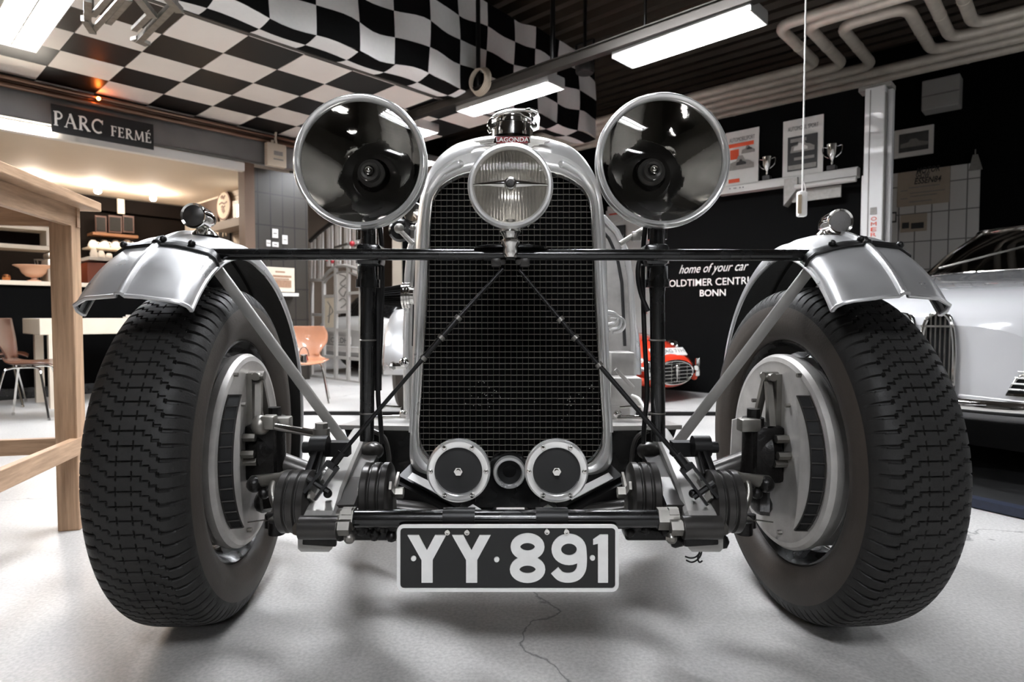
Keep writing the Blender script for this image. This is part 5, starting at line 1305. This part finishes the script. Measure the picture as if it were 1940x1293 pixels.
# ---------- lofted cars in the background
def loft(m, secs, org, u, v, n=28, ex=2.6, tuck=0.0):
    """secs: (s, half width, z bottom, z top[, exponent]); u backwards, v to the side"""
    rows = []
    for sc_ in secs:
        s_, hw, z0, z1 = sc_[:4]; e = sc_[4] if len(sc_) > 4 else ex; zc = (z0 + z1) / 2; hz = (z1 - z0) / 2; row = []
        for k in range(n):
            t_ = 2 * PI * k / n; c_, q_ = math.cos(t_), math.sin(t_)
            x = math.copysign(abs(c_) ** (2 / e), c_) * hw; z = zc + math.copysign(abs(q_) ** (2 / e), q_) * hz
            row.append(org + u * s_ + v * x + UP * z)
        rows.append(row)
    m.grid(rows, closed_u=True); m.add(rows[0], [tuple(range(n))]); m.add(rows[-1], [tuple(range(n))]); return rows
def dense(secs, k=4):
    P = []
    for i in range(len(secs) - 1):
        for j in range(k):
            t_ = j / k; p0 = secs[max(i - 1, 0)]; p1 = secs[i]; p2 = secs[i + 1]; p3 = secs[min(i + 2, len(secs) - 1)]
            P.append(tuple(.5 * ((2 * b) + (c - a) * t_ + (2 * a - 5 * b + 4 * c - d) * t_ ** 2 + (3 * b - a - 3 * c + d) * t_ ** 3) for a, b, c, d in zip(p0, p1, p2, p3)))
    P.append(tuple(secs[-1])); return P
def car_wheel(t, c, v, r=.31, w_=.16):
    m = MB(); m.lathe([(.6 * r, -w_ / 2), (.9 * r, -w_ / 2), (r, -w_ * .35), (r, w_ * .35), (.9 * r, w_ / 2), (.6 * r, w_ / 2), (.55 * r, w_ * .3), (0, w_ * .3)], c, v, 32); m.lathe([(.6 * r, -w_ / 2), (.5 * r, -w_ * .3), (0, -w_ * .3)], c, v, 32); m.build('wheel', M_rubbs, t)

# grey saloon behind the gate
u = DB; v = DA
org = gl(650, 700, 3.95); org.z = 0
t = thing('grey_saloon', 'light grey saloon parked tail-first behind the arched gate', 'car', org + u * 1.9)
m = MB(); loft(m, dense([(0, .50, .26, .52, 4.0), (.05, .62, .20, .62, 4.0), (.25, .68, .18, .68, 4.0), (1.5, .70, .18, .72, 4.0), (2.2, .69, .18, .68, 4.0), (2.5, .58, .2, .60, 3.0)]), org, u, v); m.build('body', mat('light_grey_paint', 'b0aeaa', .3, coat=.6), t, angle=40)
m = MB(); loft(m, dense([(.25, .54, .62, .68, 4.), (.6, .54, .62, 1.0, 4.), (1.2, .54, .62, 1.08, 4.), (1.7, .54, .62, 1.0, 4.), (2.0, .54, .62, .68, 4.)]), org, u, v); m.build('cabin', M_black, t, angle=40)
m = MB(); m.bar(org + v * -.6 - u * .04 + UP * .30, org + v * .6 - u * .04 + UP * .30, .06, .06); m.build('bumper', M_white, t, smooth=False)
pl0 = org - u * .03 + UP * .40
m = MB(); m.box(pl0, (.42, .015, .09), (v, u, UP)); m.build('plate', M_paper, t, smooth=False)
m = MB(); m.text('OX:DH', pl0 + v * .19 - u * .012 - UP * .03, -v, UP, width=.36, height=.06, depth=.001); m.build('plate_text', M_ink, t, smooth=False)
for s_, x_ in ((.6, -.6), (.6, .6), (2.05, -.6), (2.05, .6)): car_wheel(t, org + u * s_ + v * x_ + UP * .27, v, .27)

# ---------- wall furniture right of the radiator
WB = 7.45
def wl(x, y, b=WB): return atb(x, y, b)
t = thing('white_display_board', 'tall white display board with a black picture seen between radiator and right lamp post', 'board', wl(1195, 700))
m = MB(); zz = wl(1195, 385).z; a0 = ab(wl(1148, 500))[0]; a1 = ab(wl(1262, 500))[0]; m.box(R((a0 + a1) / 2, WB + .06, zz / 2), (a0 - a1, .06, zz), AX_R); m.build('panel', M_white, t, smooth=False)
m = MB(); boxb(m, 1148, 428, 1183, 470, WB, .03); m.build('black_picture', M_ink, t, smooth=False)
m = MB(); boxb(m, 1148, 398, 1180, 421, WB, .03); m.build('white_sheet', M_paper, t, smooth=False)
m = MB(); boxb(m, 1154, 404, 1176, 407, WB - .004, .004); m.ribbon([(1222 + 5 * math.cos(math.radians(a)), 588 + 6 * math.sin(math.radians(a))) for a in range(50, 320, 20)], 2.4, lambda x, y: wl(x, y, WB + .02), DB * .005)
m.build('red_print', M_redp, t, smooth=False)
mm = MB(); p0 = at(744, 600, 9.9); p1 = at(762, 600, 9.9); mm.box(Vector(((p0.x + p1.x) / 2, 9.95, 1.75)), (p1.x - p0.x, .1, 3.5)); struct('trim_5', mm, M_cream, smooth=False)
mm = MB(); p2 = at(800, 600, 9.9); mm.box(Vector(((p1.x + p2.x) / 2 + .2, 10.0, 1.75)), (p2.x - p1.x + .4, .1, 3.5)); struct('wall_dark_end', mm, M_wallb, smooth=False)

# ---------- lettering on the black partition
PB = B_PART - .004
o = atb(1289, 525, PB)
t = thing('wall_lettering', 'pale lettering home of your car OLDTIMER CENTRUM BONN on the black partition', 'lettering', atb(1350, 560, PB))
def tw(x0, x1, y): return (atb(x1, y, PB) - atb(x0, y, PB)).length
m = MB(); m.text('home of your car', atb(1287, 524, PB), -DA, UP, width=tw(1287, 1418, 516), height=tw(1287, 1418, 516) * .16, depth=.002, shear=.45, offset=-.004); m.build('script_line', M_text, t, smooth=False)
m = MB(); m.text('OLDTIMER CENTRUM', atb(1268, 544, PB), -DA, UP, width=tw(1268, 1443, 538), height=.062, depth=.002, offset=.002); m.build('name_line', M_text, t, smooth=False)
m = MB(); m.text('BONN', atb(1326, 562, PB), -DA, UP, width=tw(1326, 1375, 556), height=.058, depth=.002, offset=.012); m.build('town_line', M_text, t, smooth=False)

# ---------- shelf with posters and cups on the partition
SB = B_PART - .09
t = thing('wall_rail_shelf', 'grey steel rail shelf on the black partition carrying posters and trophies', 'shelf', atb(1500, 345, SB))
zs = atb(1500, 336, SB).z; aa0 = ab(atb(1360, 350, SB))[0]; aa1 = ab(atb(1624, 320, SB))[0]
m = MB(); m.box(R((aa0 + aa1) / 2, SB + .04, zs - .03), (aa0 - aa1, .09, .06), AX_R, .004); m.box(R((aa0 + aa1) / 2, SB + .045, zs + .004), (aa0 - aa1, .07, .012), AX_R); m.build('rail', M_cyan, t, smooth=False)
m = MB(); c0 = ab(atb(1508, 350, SB))[0]; m.tube([R(c0, SB - .02, zs - .085), R(aa1, SB - .02, zs - .085)], .02, 12); m.build('round_tube', M_cyan, t)
m = MB(); m.box(R(ab(atb(1545, 350, SB))[0], SB + .02, zs - .15), (.35, .02, .09), AX_R); cb_ = ab(atb(1500, 360, SB))[0]
m.slab([R(cb_ + .05, SB - .03, zs - .01), R(cb_ - .05, SB - .03, zs - .01), R(cb_ - .05, SB - .03, zs - .1), R(cb_ + .05, SB - .03, zs - .22)], DB * .1); m.build('bracket_plate', M_inkg, t, smooth=False)
m = MB()
for x in (1383, 1391, 1394, 1402, 1408): m.ball(atb(x, 358 - (x - 1383) * .12, SB - .003), .006, 8)
m.build('rail_holes', M_ink, t)
def poster(x0, x1, zbot, ztop, label, title, col):
    a0 = ab(atb(x0, 300, SB + .03))[0]; a1 = ab(atb(x1, 300, SB + .03))[0]; b = SB + .05; W_ = a0 - a1; H_ = ztop - zbot
    t = thing('poster', label, 'poster', R((a0 + a1) / 2, b, zbot), 'motor sport posters on the shelf')
    m = MB(); m.box(R((a0 + a1) / 2, b + .008, (zbot + ztop) / 2), (W_, .012, H_), AX_R); m.build('board', M_paper, t, smooth=False)
    F = lambda x, y, d=.004: R(a0 - x * W_, b - d + .0, zbot + y * H_)
    m = MB(); m.text(title, F(.13, .80), -DA, UP, width=W_ * .76, height=H_ * .075, depth=.001); m.build('title', M_ink, t, smooth=False)
    def q(m, x0, y0, x1, y1, d=.004): m.slab([F(x0, y0, d), F(x1, y0, d), F(x1, y1, d), F(x0, y1, d)], DB * .004)
    def racer(m, x, y, k, d=.006):
        m.slab([F(x + k * p, y + k * r_, d) for p, r_ in ((-.5, 0), (.5, 0), (.5, .12), (.3, .2), (.15, .22), (.05, .34), (-.12, .34), (-.2, .22), (-.45, .18))], DB * .002)
    if col:
        m = MB(); q(m, .1, .70, .86, .77); q(m, .16, .48, .42, .66); q(m, .12, .05, .45, .12); m.build('orange_blocks', mat('orange_print', 'cf4c26', .6) if 'orange_print' not in MATS else MATS['orange_print'], t, smooth=False)
        m = MB(); racer(m, .70, .56, .40); racer(m, .5, .28, .75); m.build('racing_cars', M_inkg, t, smooth=False)
        m = MB(); racer(m, .5, .36, .3, .009); racer(m, .74, .62, .16, .009); m.build('cockpits', M_ink, t, smooth=False)
    else:
        m = MB(); q(m, .13, .1, .87, .70); m.build('dark_picture', M_ink, t, smooth=False)
        m = MB(); q(m, .15, .12, .85, .2, .006); racer(m, .5, .42, .6); q(m, .2, .60, .6, .66, .006); q(m, .3, .28, .8, .33, .006); m.build('grey_racing_car', M_inkg, t, smooth=False)
        m = MB(); racer(m, .46, .45, .35, .010); m.build('pale_driver', M_paper, t, smooth=False)
    return t
poster(1372, 1435, zs + .012, atb(1405, 243, SB).z, 'red and white motor sport poster half hidden by the right headlamp', 'AUTOMOBILSPORT', True)
poster(1481, 1557, zs + .012, atb(1520, 220, SB).z, 'grey motor sport poster behind the hanging switch cord', 'AUTOMOBIL SPORT', False)
def trophy(px, h_, label):
    q = atb(px, 330, SB + .03); q.z = zs + .011
    t = thing('trophy', label, 'trophy', q, 'trophies on the shelf')
    m = MB(); m.box(q + UP * (h_ * .09), (h_ * .3, h_ * .3, h_ * .18), AX_R, .004); m.build('plinth', M_ink, t)
    m = MB(); z = h_ * .18; m.lathe([(h_ * .1, z), (h_ * .04, z + h_ * .06), (h_ * .035, z + h_ * .2), (h_ * .07, z + h_ * .26), (h_ * .16, z + h_ * .45), (h_ * .19, z + h_ * .8), (h_ * .18, z + h_ * .8), (h_ * .14, z + h_ * .45), (0, z + h_ * .3)], q, UP, 24); m.build('cup', M_chrome, t)
    m = MB()
    for e in (-1, 1): m.tube(bez([q + DA * e * h_ * .18 + UP * (z + h_ * .7), q + DA * e * h_ * .34 + UP * (z + h_ * .72), q + DA * e * h_ * .30 + UP * (z + h_ * .45), q + DA * e * h_ * .12 + UP * (z + h_ * .3)], 4), h_ * .016, 6)
    m.build('handles', M_chrome, t)
trophy(1453, .19, 'silver two-handled trophy between the two posters')
trophy(1576, .2, 'silver trophy right of the grey poster beside the white lift post')

# ---------- hanging control cord
q = at(1520, 362, 3.0); top = at(1520, 362, 3.0); top.z = ROOF_Z
t = thing('pendant_switch', 'white pendant switch box hanging on a long white cord', 'switch', at(1520, 410, 3.0))
m = MB(); m.tube([top, q], .004, 8); m.tube(bez([q + UP * .05, q + Vector((.014, 0, .02)), q + Vector((.012, 0, -.02))], 4), .003, 6); m.build('cord', M_white, t)
m = MB(); m.box(at(1519, 387, 3.0), (.045, .035, .122), bev=.010); m.build('switch_box', M_white, t, angle=30)
m = MB(); m.box(at(1515, 387, 2.98), (.018, .004, .09), bev=.002); m.build('button_plate', mat('beige_buttons', 'a8977f', .5), t, smooth=False)

# ---------- white lift post
LP_ = atb(1650, 500, 5.0); LP_.z = 0
t = thing('lift_post', 'white upright car lift post with red lettering OMER', 'lift post', LP_)
ztop = 2.30; la = ab(LP_)[0]
pa_l = ab(atb(1636, 300, 5.0))[0]; pa_r = ab(atb(1674, 300, 5.0))[0]
m = MB(); wv = pa_l - pa_r; mc = (pa_l + pa_r) / 2
m.box(R(mc, 5.05, ztop / 2), (wv, .10, ztop), AX_R, .006); m.box(R(pa_r - .02, 5.09, ztop / 2 - .01), (.035, .06, ztop - .02), AX_R, .004); m.box(R(pa_l + .012, 5.1, .85), (.03, .06, 1.7), AX_R, .004)
m.build('post', M_cyan if False else mat('white_grey_enamel', 'c9c8c6', .35, coat=.3), t, smooth=False)
m = MB(); m.box(R(mc + wv * .22, 4.998, ztop / 2), (.006, .004, ztop - .04), AX_R); m.box(R(pa_r - .0, 5.03, ztop / 2), (.004, .05, ztop - .1), AX_R); m.box(R(mc + .01, 5.1, ztop + .01), (wv + .08, .14, .03), AX_R); m.build('groove', M_inkg, t, smooth=False)
lz0 = atb(1655, 450, 5.0).z; lz1 = atb(1655, 410, 5.0).z; hh = (lz1 - lz0) / 4
m = MB()
for i, ch in enumerate('OMER'): m.text(ch, R(ab(atb(1650, 430, 5.0))[0], 4.996, lz1 - hh * (i + .85)), -DA, UP, width=.036, height=hh * .72, depth=.001)
m.build('lettering', M_redp, t, smooth=False)
m = MB(); m.box(R(ab(atb(1655, 400, 5.0))[0], 4.997, atb(1655, 400, 5.0).z), (.042, .003, .05), AX_R); m.build('logo', M_inkg, t, smooth=False)
m = MB(); m.box(R(mc, 5.05, .01), (.4, .35, .02), AX_R); m.build('base_plate', M_greyd, t, smooth=False)

# ---------- things on the black wall at the right
BW = B_WALL
m = MB(); boxb(m, 1746, 146, 1818, 204, BW - .2, .2, .01); t = thing('wall_heater_unit', 'pale boxy wall unit high on the black wall', 'wall unit', atb(1782, 207, BW - .1)); m.build('casing', M_cyan, t, smooth=False)
m = MB(); boxb(m, 1746, 176, 1818, 178, BW - .205, .006); m.build('seam', M_inkg, t, smooth=False)
t = thing('framed_photo', 'white framed dark photograph of a racing car on the black wall', 'picture', atb(1731, 299, BW))
m = MB(); boxb(m, 1694, 242, 1768, 295, BW - .03, .03); m.build('frame', M_white, t, smooth=False)
m = MB(); boxb(m, 1703, 251, 1759, 286, BW - .036, .006); m.build('photo', mat('dark_grey_photo', '4b4a49', .5, noise=(9, .6)), t, smooth=False)
m = MB(); fc = atb(1731, 272, BW - .04)
m.slab([fc - DA * x + UP * z for x, z in ((-.12, -.03), (.12, -.03), (.13, .0), (.05, .02), (.02, .05), (-.03, .05), (-.05, .02), (-.12, .01))], DB * .003); m.build('racing_car_print', M_inkg, t, smooth=False)
t = thing('tiled_pin_board', 'white gridded pin board with old show posters on the black wall', 'board', atb(1770, 470, BW))
m = MB(); M_grid = mat('white_grid_board', 'cfccc8', .45); tile_nodes(M_grid, 'cbc8c4', '6f6c69', .145, .29, DA)
a0 = ab(atb(1684, 380, BW))[0]; a1 = ab(atb(1856, 380, BW))[0]; bz1 = atb(1770, 320, BW).z; m.box(R((a0 + a1) / 2, BW - .015, (bz1 + .9) / 2), (a0 - a1, .03, bz1 - .9), AX_R); m.build('board', M_grid, t, smooth=False)
t = thing('motor_show_poster', 'beige MOTOR SHOW ESSEN 84 poster on the gridded pin board', 'poster', atb(1750, 390, BW - .03))
m = MB(); boxb(m, 1700, 322, 1799, 388, BW - .04, .01); m.build('sheet', mat('beige_poster', 'a99a88', .6, noise=(20, .1)), t, smooth=False)
m = MB()
for i, s_ in enumerate(('MOTOR', 'SHOW', 'ESSEN84')): m.text(s_, atb(1736 - i * 2, 330 + i * 10, BW - .045), -DA, UP, width=(atb(1736 + (48, 30, 56)[i], 330, BW).x - atb(1736, 330, BW).x) * 1.25, height=.062, depth=.001, shear=.25, offset=.02)
m.build('title', M_ink, t, smooth=False)
m = MB()
for x0, y0, x1 in ((1706, 361, 1719), (1706, 376, 1719), (1722, 352, 1780), (1724, 362, 1790), (1724, 369, 1775), (1722, 380, 1765)): boxb(m, x0, y0, x1, y0 + 2, BW - .043, .003)
m.build('small_print', M_inkg, t, smooth=False)
t = thing('small_notice', 'small beige notice with a photo below the show poster', 'notice', atb(1730, 440, BW - .03))
m = MB(); boxb(m, 1706, 406, 1756, 439, BW - .04, .01); m.build('sheet', MATS['beige_poster'], t, smooth=False)
m = MB(); boxb(m, 1709, 422, 1722, 433, BW - .043, .003); boxb(m, 1726, 422, 1750, 433, BW - .043, .003); m.build('pictures', M_ink, t, smooth=False)
m = MB(); boxb(m, 1685, 402, 1698, 422, BW - .04, .01); m.m(1); boxb(m, 1687, 405, 1696, 419, BW - .044, .004); tag(m.build('framed_notice', [M_ink, M_paper], smooth=False), 'tiny black rimmed frame right beside the lift post', 'frame')
m = MB(); p = atb(1848, 283, BW - .05); m.tube([p, p - UP * .06], .006, 6); m.slab([p - DA * -.02 - UP * .05, p - DA * .02 - UP * .05, p - DA * .06 - UP * .2, p - DA * -.05 - UP * .2], DB * .02); tag(m.build('bulldog_clip', M_inkg, smooth=False), 'grey clip hanging at the top right corner of the pin board', 'clip')

# ---------- red sports car by the partition
n_ = Vector((.58, -.815, 0)).normalized(); u = -n_; v = Vector((.815, .58, 0)).normalized()
org = at(1277, 700, 4.85); org.z = 0
t = thing('red_sports_car', 'red sports car nose with an oval grille and white plate behind the right lamp post', 'car', org + u * 2)
secs = dense([(0, .235, .14, .33, 2.2), (.03, .27, .115, .37, 2.3), (.12, .33, .10, .42, 2.5), (.35, .44, .10, .50, 2.6), (.8, .54, .10, .56, 2.7), (1.5, .58, .10, .58, 2.8), (2.2, .54, .12, .58, 2.8), (2.6, .42, .2, .5, 2.5)])
m = MB(); loft(m, secs, org, u, v, 40); m.build('body', M_red, t, angle=60)
rim = [org - u * .012 + v * (.215 * math.cos(a)) + UP * (.235 + .092 * math.sin(a)) for a in [2 * PI * k / 40 for k in range(40)]]
m = MB(); m.tube(rim, .010, 10, closed=True); m.build('mouth_trim', M_chrome, t)
m = MB(); m.add([p - u * -.004 for p in rim], [tuple(range(40))]); m.build('mouth', M_dark, t, smooth=False)
for k in range(6):
    z = -.07 + .028 * k; w_ = .205 * math.sqrt(max(0, 1 - (z / .088) ** 2)); m = MB(); c_ = org - u * .018 + UP * (.235 + z); m.tube([c_ - v * w_, c_ + v * w_], .0045, 6); m.build('grille_bar', M_chrome, t)
for k in range(4):
    x = -.14 + .093 * k; h_ = .085 * math.sqrt(max(0, 1 - (x / .215) ** 2)); c_ = org - u * .016 + v * x + UP * .235; m = MB(); m.tube([c_ - UP * h_, c_ + UP * h_], .002, 6); m.build('grille_upright', M_inkg, t)
m = MB(); c_ = org - u * .03 + v * -.0 + UP * .235; m.ball(c_ + UP * .045, .018, 10); m.tube([c_ + UP * .03, c_ - UP * .07], [.012, .004], 8); m.build('grille_badge', M_chrome, t)
m = MB(); pc = org + u * .06 + UP * .392; pn = Vector((n_.x * .75, n_.y * .75, .66)).normalized(); pu = pn.cross(v).normalized() * -1
if pu.z < 0: pu = -pu
m.box(pc, (.40, .075, .01), (v, pu, pn)); m.build('plate', M_paper, t, smooth=False)
m = MB(); m.text('AC·JAG 71H', pc - v * .175 - pu * .024 + pn * .007, v, pu, width=.36, height=.046, depth=.001); m.build('plate_text', M_ink, t, smooth=False)
for e in (-1, 1):
    m = MB(); m.ball(org + u * .28 + v * e * .31 + UP * .42, .075, 20, (1, 1, .8)); m.build('headlamp', M_whiteg if False else M_chrome, t)
    m = MB(); P = [org + u * s_ + v * e * w_ + UP * z for s_, w_, z in ((-.02, .245, .26), (.02, .30, .27), (.12, .375, .28), (.35, .47, .3))]; m.tube(bez(P, 4), [.02] * 13, 10); m.bar(org + u * .0 + v * e * .285 + UP * .19, org + u * .0 + v * e * .285 + UP * .34, .035, .035, bev=.01); m.build('bumper_overrider', M_chrome, t)
    m = MB(); m.ball(org + u * .05 + v * e * .31 + UP * .18, .028, 10); m.build('orange_indicator', M_redp, t)
    for s_ in (.85, 2.1): car_wheel(t, org + u * s_ + v * e * .50 + UP * .26, v, .26, .15)
m = MB(); loft(m, dense([(1.2, .38, .5, .58, 3.), (1.45, .42, .5, .76, 3.), (1.9, .42, .5, .78, 3.), (2.4, .3, .5, .6, 3.)]), org, u, v); m.build('cabin', M_black, t, angle=50)

# ---------- white coupe at the right
u = Vector((.85, .527, 0)).normalized(); v = Vector((-u.y, u.x, 0))
org = at(1744, 700, 2.55); org.z = 0
t = thing('white_coupe', 'white classic coupe with tall twin kidney grilles behind the right front wheel', 'car', org + u * 2.2)
secs = dense([(0, .40, .30, .64, 3.2), (.04, .55, .27, .70, 3.2), (.14, .69, .25, .755, 3.2), (.35, .79, .24, .81, 3.3), (.8, .85, .24, .87, 3.4), (1.3, .87, .24, .93, 3.5), (2.2, .87, .24, .95, 3.5), (3.2, .86, .24, .92, 3.5), (4.1, .78, .28, .82, 3.2), (4.4, .55, .35, .7, 3.)])
m = MB(); loft(m, secs, org, u, v, 48); body = m.build('body', M_whiteg, t, angle=60)
# cabin: glass and roof
def cab(s0, w0, z0, s1, w1, z1): return (org + u * s0 + v * w0 + UP * z0, org + u * s1 + v * w1 + UP * z1)
base = [(1.22, 0), (1.25, .35), (1.36, .60), (1.60, .735), (2.3, .76), (3.0, .72), (3.35, .5), (3.45, 0)]
topp = [(1.68, 0), (1.70, .28), (1.78, .48), (1.98, .565), (2.4, .58), (2.75, .54), (2.9, .38), (2.95, 0)]
B_ = [(s_, w_) for s_, w_ in base] + [(s_, -w_) for s_, w_ in base[::-1][1:-1]]; T_2 = [(s_, w_) for s_, w_ in topp] + [(s_, -w_) for s_, w_ in topp[::-1][1:-1]]
Bp = [org + u * s_ + v * w_ + UP * .915 for s_, w_ in B_]; Tp = [org + u * s_ + v * w_ + UP * 1.195 for s_, w_ in T_2]
def ringden(P, k=6):
    n = len(P); out = []
    for i in range(n):
        for j in range(k): 
            t_ = j / k; p0, p1, p2, p3 = P[(i - 1) % n], P[i], P[(i + 1) % n], P[(i + 2) % n]
            out.append(.5 * ((2 * p1) + (p2 - p0) * t_ + (2 * p0 - 5 * p1 + 4 * p2 - p3) * t_ ** 2 + (3 * p1 - p0 - 3 * p2 + p3) * t_ ** 3))
    return out
Bd, Td = ringden(Bp), ringden(Tp); Md = [b.lerp(t_, .5) + (b - (org + u * 2.3)).normalized() * .03 for b, t_ in zip(Bd, Td)]
for P in (Md,):
    for i, p in enumerate(P): p.z = 1.06
m = MB(); m.grid([Bd, Md, Td], closed_u=True); m.build('windows', M_glassd, t, angle=80)
cen_ = org + u * 2.3
m = MB(); rows = [Td]
for f, dz in ((.96, .014), (.8, .03), (.5, .04), (.2, .045)): rows.append([cen_ + (p - cen_) * f + UP * (1.195 + dz - (cen_ + (p - cen_) * f).z) for p in Td])
m.grid(rows, closed_u=True); m.add(rows[-1], [tuple(range(len(Td)))]); m.build('roof', M_whiteg, t, angle=60)
m = MB(); m.tube([p + UP * .002 for p in Td], .016, 8, closed=True); m.tube([p + UP * .004 for p in Bd], .010, 8, closed=True)
for i in (6 * 2, 6 * 4, len(Bd) - 6 * 2, len(Bd) - 6 * 4): m.tube([Bd[i], Md[i], Td[i]], .014, 8)
m.build('window_trim', M_chrome, t)
m = MB(); loft(m, dense([(1.5, .6, .5, .9, 3.5), (1.7, .62, .5, .95, 3.5), (3.0, .6, .5, .95, 3.5)]), org, u, v, 24); m.build('dashboard', M_ink, t)
m = MB(); sw = org + u * 1.85 + v * -.0 + UP * 1.0; m.tube([sw + v * (.17 * math.cos(2 * PI * k / 24)) + (UP * .85 + u * .5).normalized() * (.17 * math.sin(2 * PI * k / 24)) for k in range(24)], .010, 8, closed=True); m.build('steering_wheel', M_black, t)
# wipers and bonnet crease
for w0 in (.45, -.12):
    m = MB(); m.tube(bez([org + u * 1.16 + v * w0 + UP * .95, org + u * 1.22 + v * (w0 - .18) + UP * 1.0, org + u * 1.36 + v * (w0 - .42) + UP * 1.075], 4), .006, 6); m.build('wiper', M_steel, t)
m = MB()
m.lathe([(.0, .04), (.085, .03), (.10, .0)], org + u * .12 + v * -.62 + UP * .68, -u, 28); m.lathe([(.0, .04), (.085, .03), (.10, .0)], org + u * .12 + v * .62 + UP * .68, -u, 28); m.build('headlamps', M_chrome, t)
# kidneys
def kid(x0, x1):
    xs = [x0, x1]; xm = (x0 + x1) / 2; hw = (x1 - x0) / 2; z0, z1 = .27, .685
    P = []
    for k in range(32):
        a = 2 * PI * k / 32; c_, s_ = math.cos(a), math.sin(a)
        P.append((xm + hw * math.copysign(abs(c_) ** .6, c_), (z0 + z1) / 2 + (z1 - z0) / 2 * math.copysign(abs(s_) ** .75, s_)))
    W_ = lambda x, z, d=.03: org - u * d - v * x + UP * z + u * (abs(x) * .10)
    g_ = thing('kidney_grille', None, None) if False else None
    m = MB(); m.tube([W_(x, z) for x, z in P], .008, 8, closed=True); fr = m.build('kidney_grille', M_chrome, t)
    m = MB(); m.add([W_(x, z, .012) for x, z in P], [tuple(range(32))]); m.grid([[W_(x, z, .03) for x, z in P], [W_(x, z, -.03) for x, z in P]], closed_u=True); m.build('grille_shadow', M_dark, fr, smooth=False)
    m = MB()
    for k in range(1, 7):
        x = x0 + (x1 - x0) * k / 7; hz = (z1 - z0) / 2 * max(0, 1 - abs((x - xm) / hw) ** 3) ** .4; m.bar(W_(x, (z0 + z1) / 2 - hz), W_(x, (z0 + z1) / 2 + hz), .0025, .008)
    m.bar(W_(x0, .635, .034), W_(x1, .635, .034), .006, .008); m.build('grille_bars', M_steel, fr, smooth=False)
kid(.012, .128); kid(-.128, -.012)
# side intake with slats
W_ = lambda x, z, d=.0: org - u * d - v * x + UP * z
m = MB(); P = [(.30, .40), (.33, .46), (.38, .50), (.46, .515), (.60, .51), (.64, .46), (.64, .40)]
P = [(x, z - .015) for x, z in P]
def su(x): return .03 - .30 * max(0, x - .30) ** 1.2
def WI(x, z, d=0): return org - u * (-(.02 + .35 * (max(0, x - .28)) ** 1.6) + .035 + d) - v * x + UP * z
m.tube([WI(x, z) for x, z in P], .007, 8, closed=True); it = m.build('side_intake', M_chrome, t)
m = MB(); m.add([WI(x, z, -.002) for x, z in P], [tuple(range(len(P)))]); m.build('intake_shadow', M_dark, it, smooth=False)
for k in range(4): z = .405 + .022 * k; m = MB(); m.tube([WI(.31 + .008 * k, z, .004), WI(.46, z, .006), WI(.63, z, .004)], .004, 6); m.build('intake_slat', M_nickel, it)
# bumper and lower panel
P = [org + u * (-.07 + .35 * abs(q) ** 2.6) - v * (q * .80) + UP * .335 for q in [k / 12 - 1 for k in range(25)]]
m = MB()
rows = [[p + UP * .028 * math.sin(a) - u * .022 * math.cos(a) for a in [2 * PI * k / 12 for k in range(12)]] for p in P]; m.grid(rows, closed_u=True); m.build('bumper', M_chrome, t, angle=60)
for e in (-1, 1):
    for s_ in (.78, 3.5): car_wheel(t, org + u * s_ + v * e * .70 + UP * .33, v, .33, .17)
m = MB(); loft(m, [(.3, .6, .12, .3, 4.), (4.0, .6, .12, .3, 4.)], org, u, v, 24); m.build('underbody', M_dark, t)
# dark sheet standing in for the shade under the coupe, with a blue edge
m = MB(); c_ = org + u * 1.9 - v * .05; m.box(c_ + UP * .008, (4.3, 1.75, .016), (u, v, UP)); fm = tag(m.build('coupe_shade_sheet', M_dark, smooth=False), 'black sheet for the shade under the white coupe, with a dark blue edge', 'shade sheet')
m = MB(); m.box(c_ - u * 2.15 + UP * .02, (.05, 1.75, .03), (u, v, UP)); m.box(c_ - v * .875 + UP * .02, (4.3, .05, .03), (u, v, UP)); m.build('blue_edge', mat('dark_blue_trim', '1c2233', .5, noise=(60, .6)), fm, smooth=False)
# long cable on the floor behind the car
p0 = atz(575, 784, 0); p1 = atz(1400, 790, 0)
m = MB(); m.bar(Vector((-2.2, 4.22, .012)), Vector((2.2, 4.18, .012)), .03, .024); tag(m.build('floor_cable_duct', M_blackm, smooth=False), 'thin black cable duct crossing the floor behind the racer', 'cable duct')
# contents of the chrome pot
for o_ in list(COL.objects):
    if o_.name == 'coffee_pot':
        q = Vector(o_['_o']); m = MB(); m.lathe([(0, 0), (.03, 0), (.034, .04), (.026, .07), (.028, .085), (0, .09)], q, UP, 20); m.build('pot_body', M_chrome, o_)
        m = MB(); m.tube([q + Vector((.038 * math.cos(PI * k / 10), 0, .07 + .07 * math.sin(PI * k / 10))) for k in range(11)], .003, 6); m.build('wire_handle', M_ink, o_)
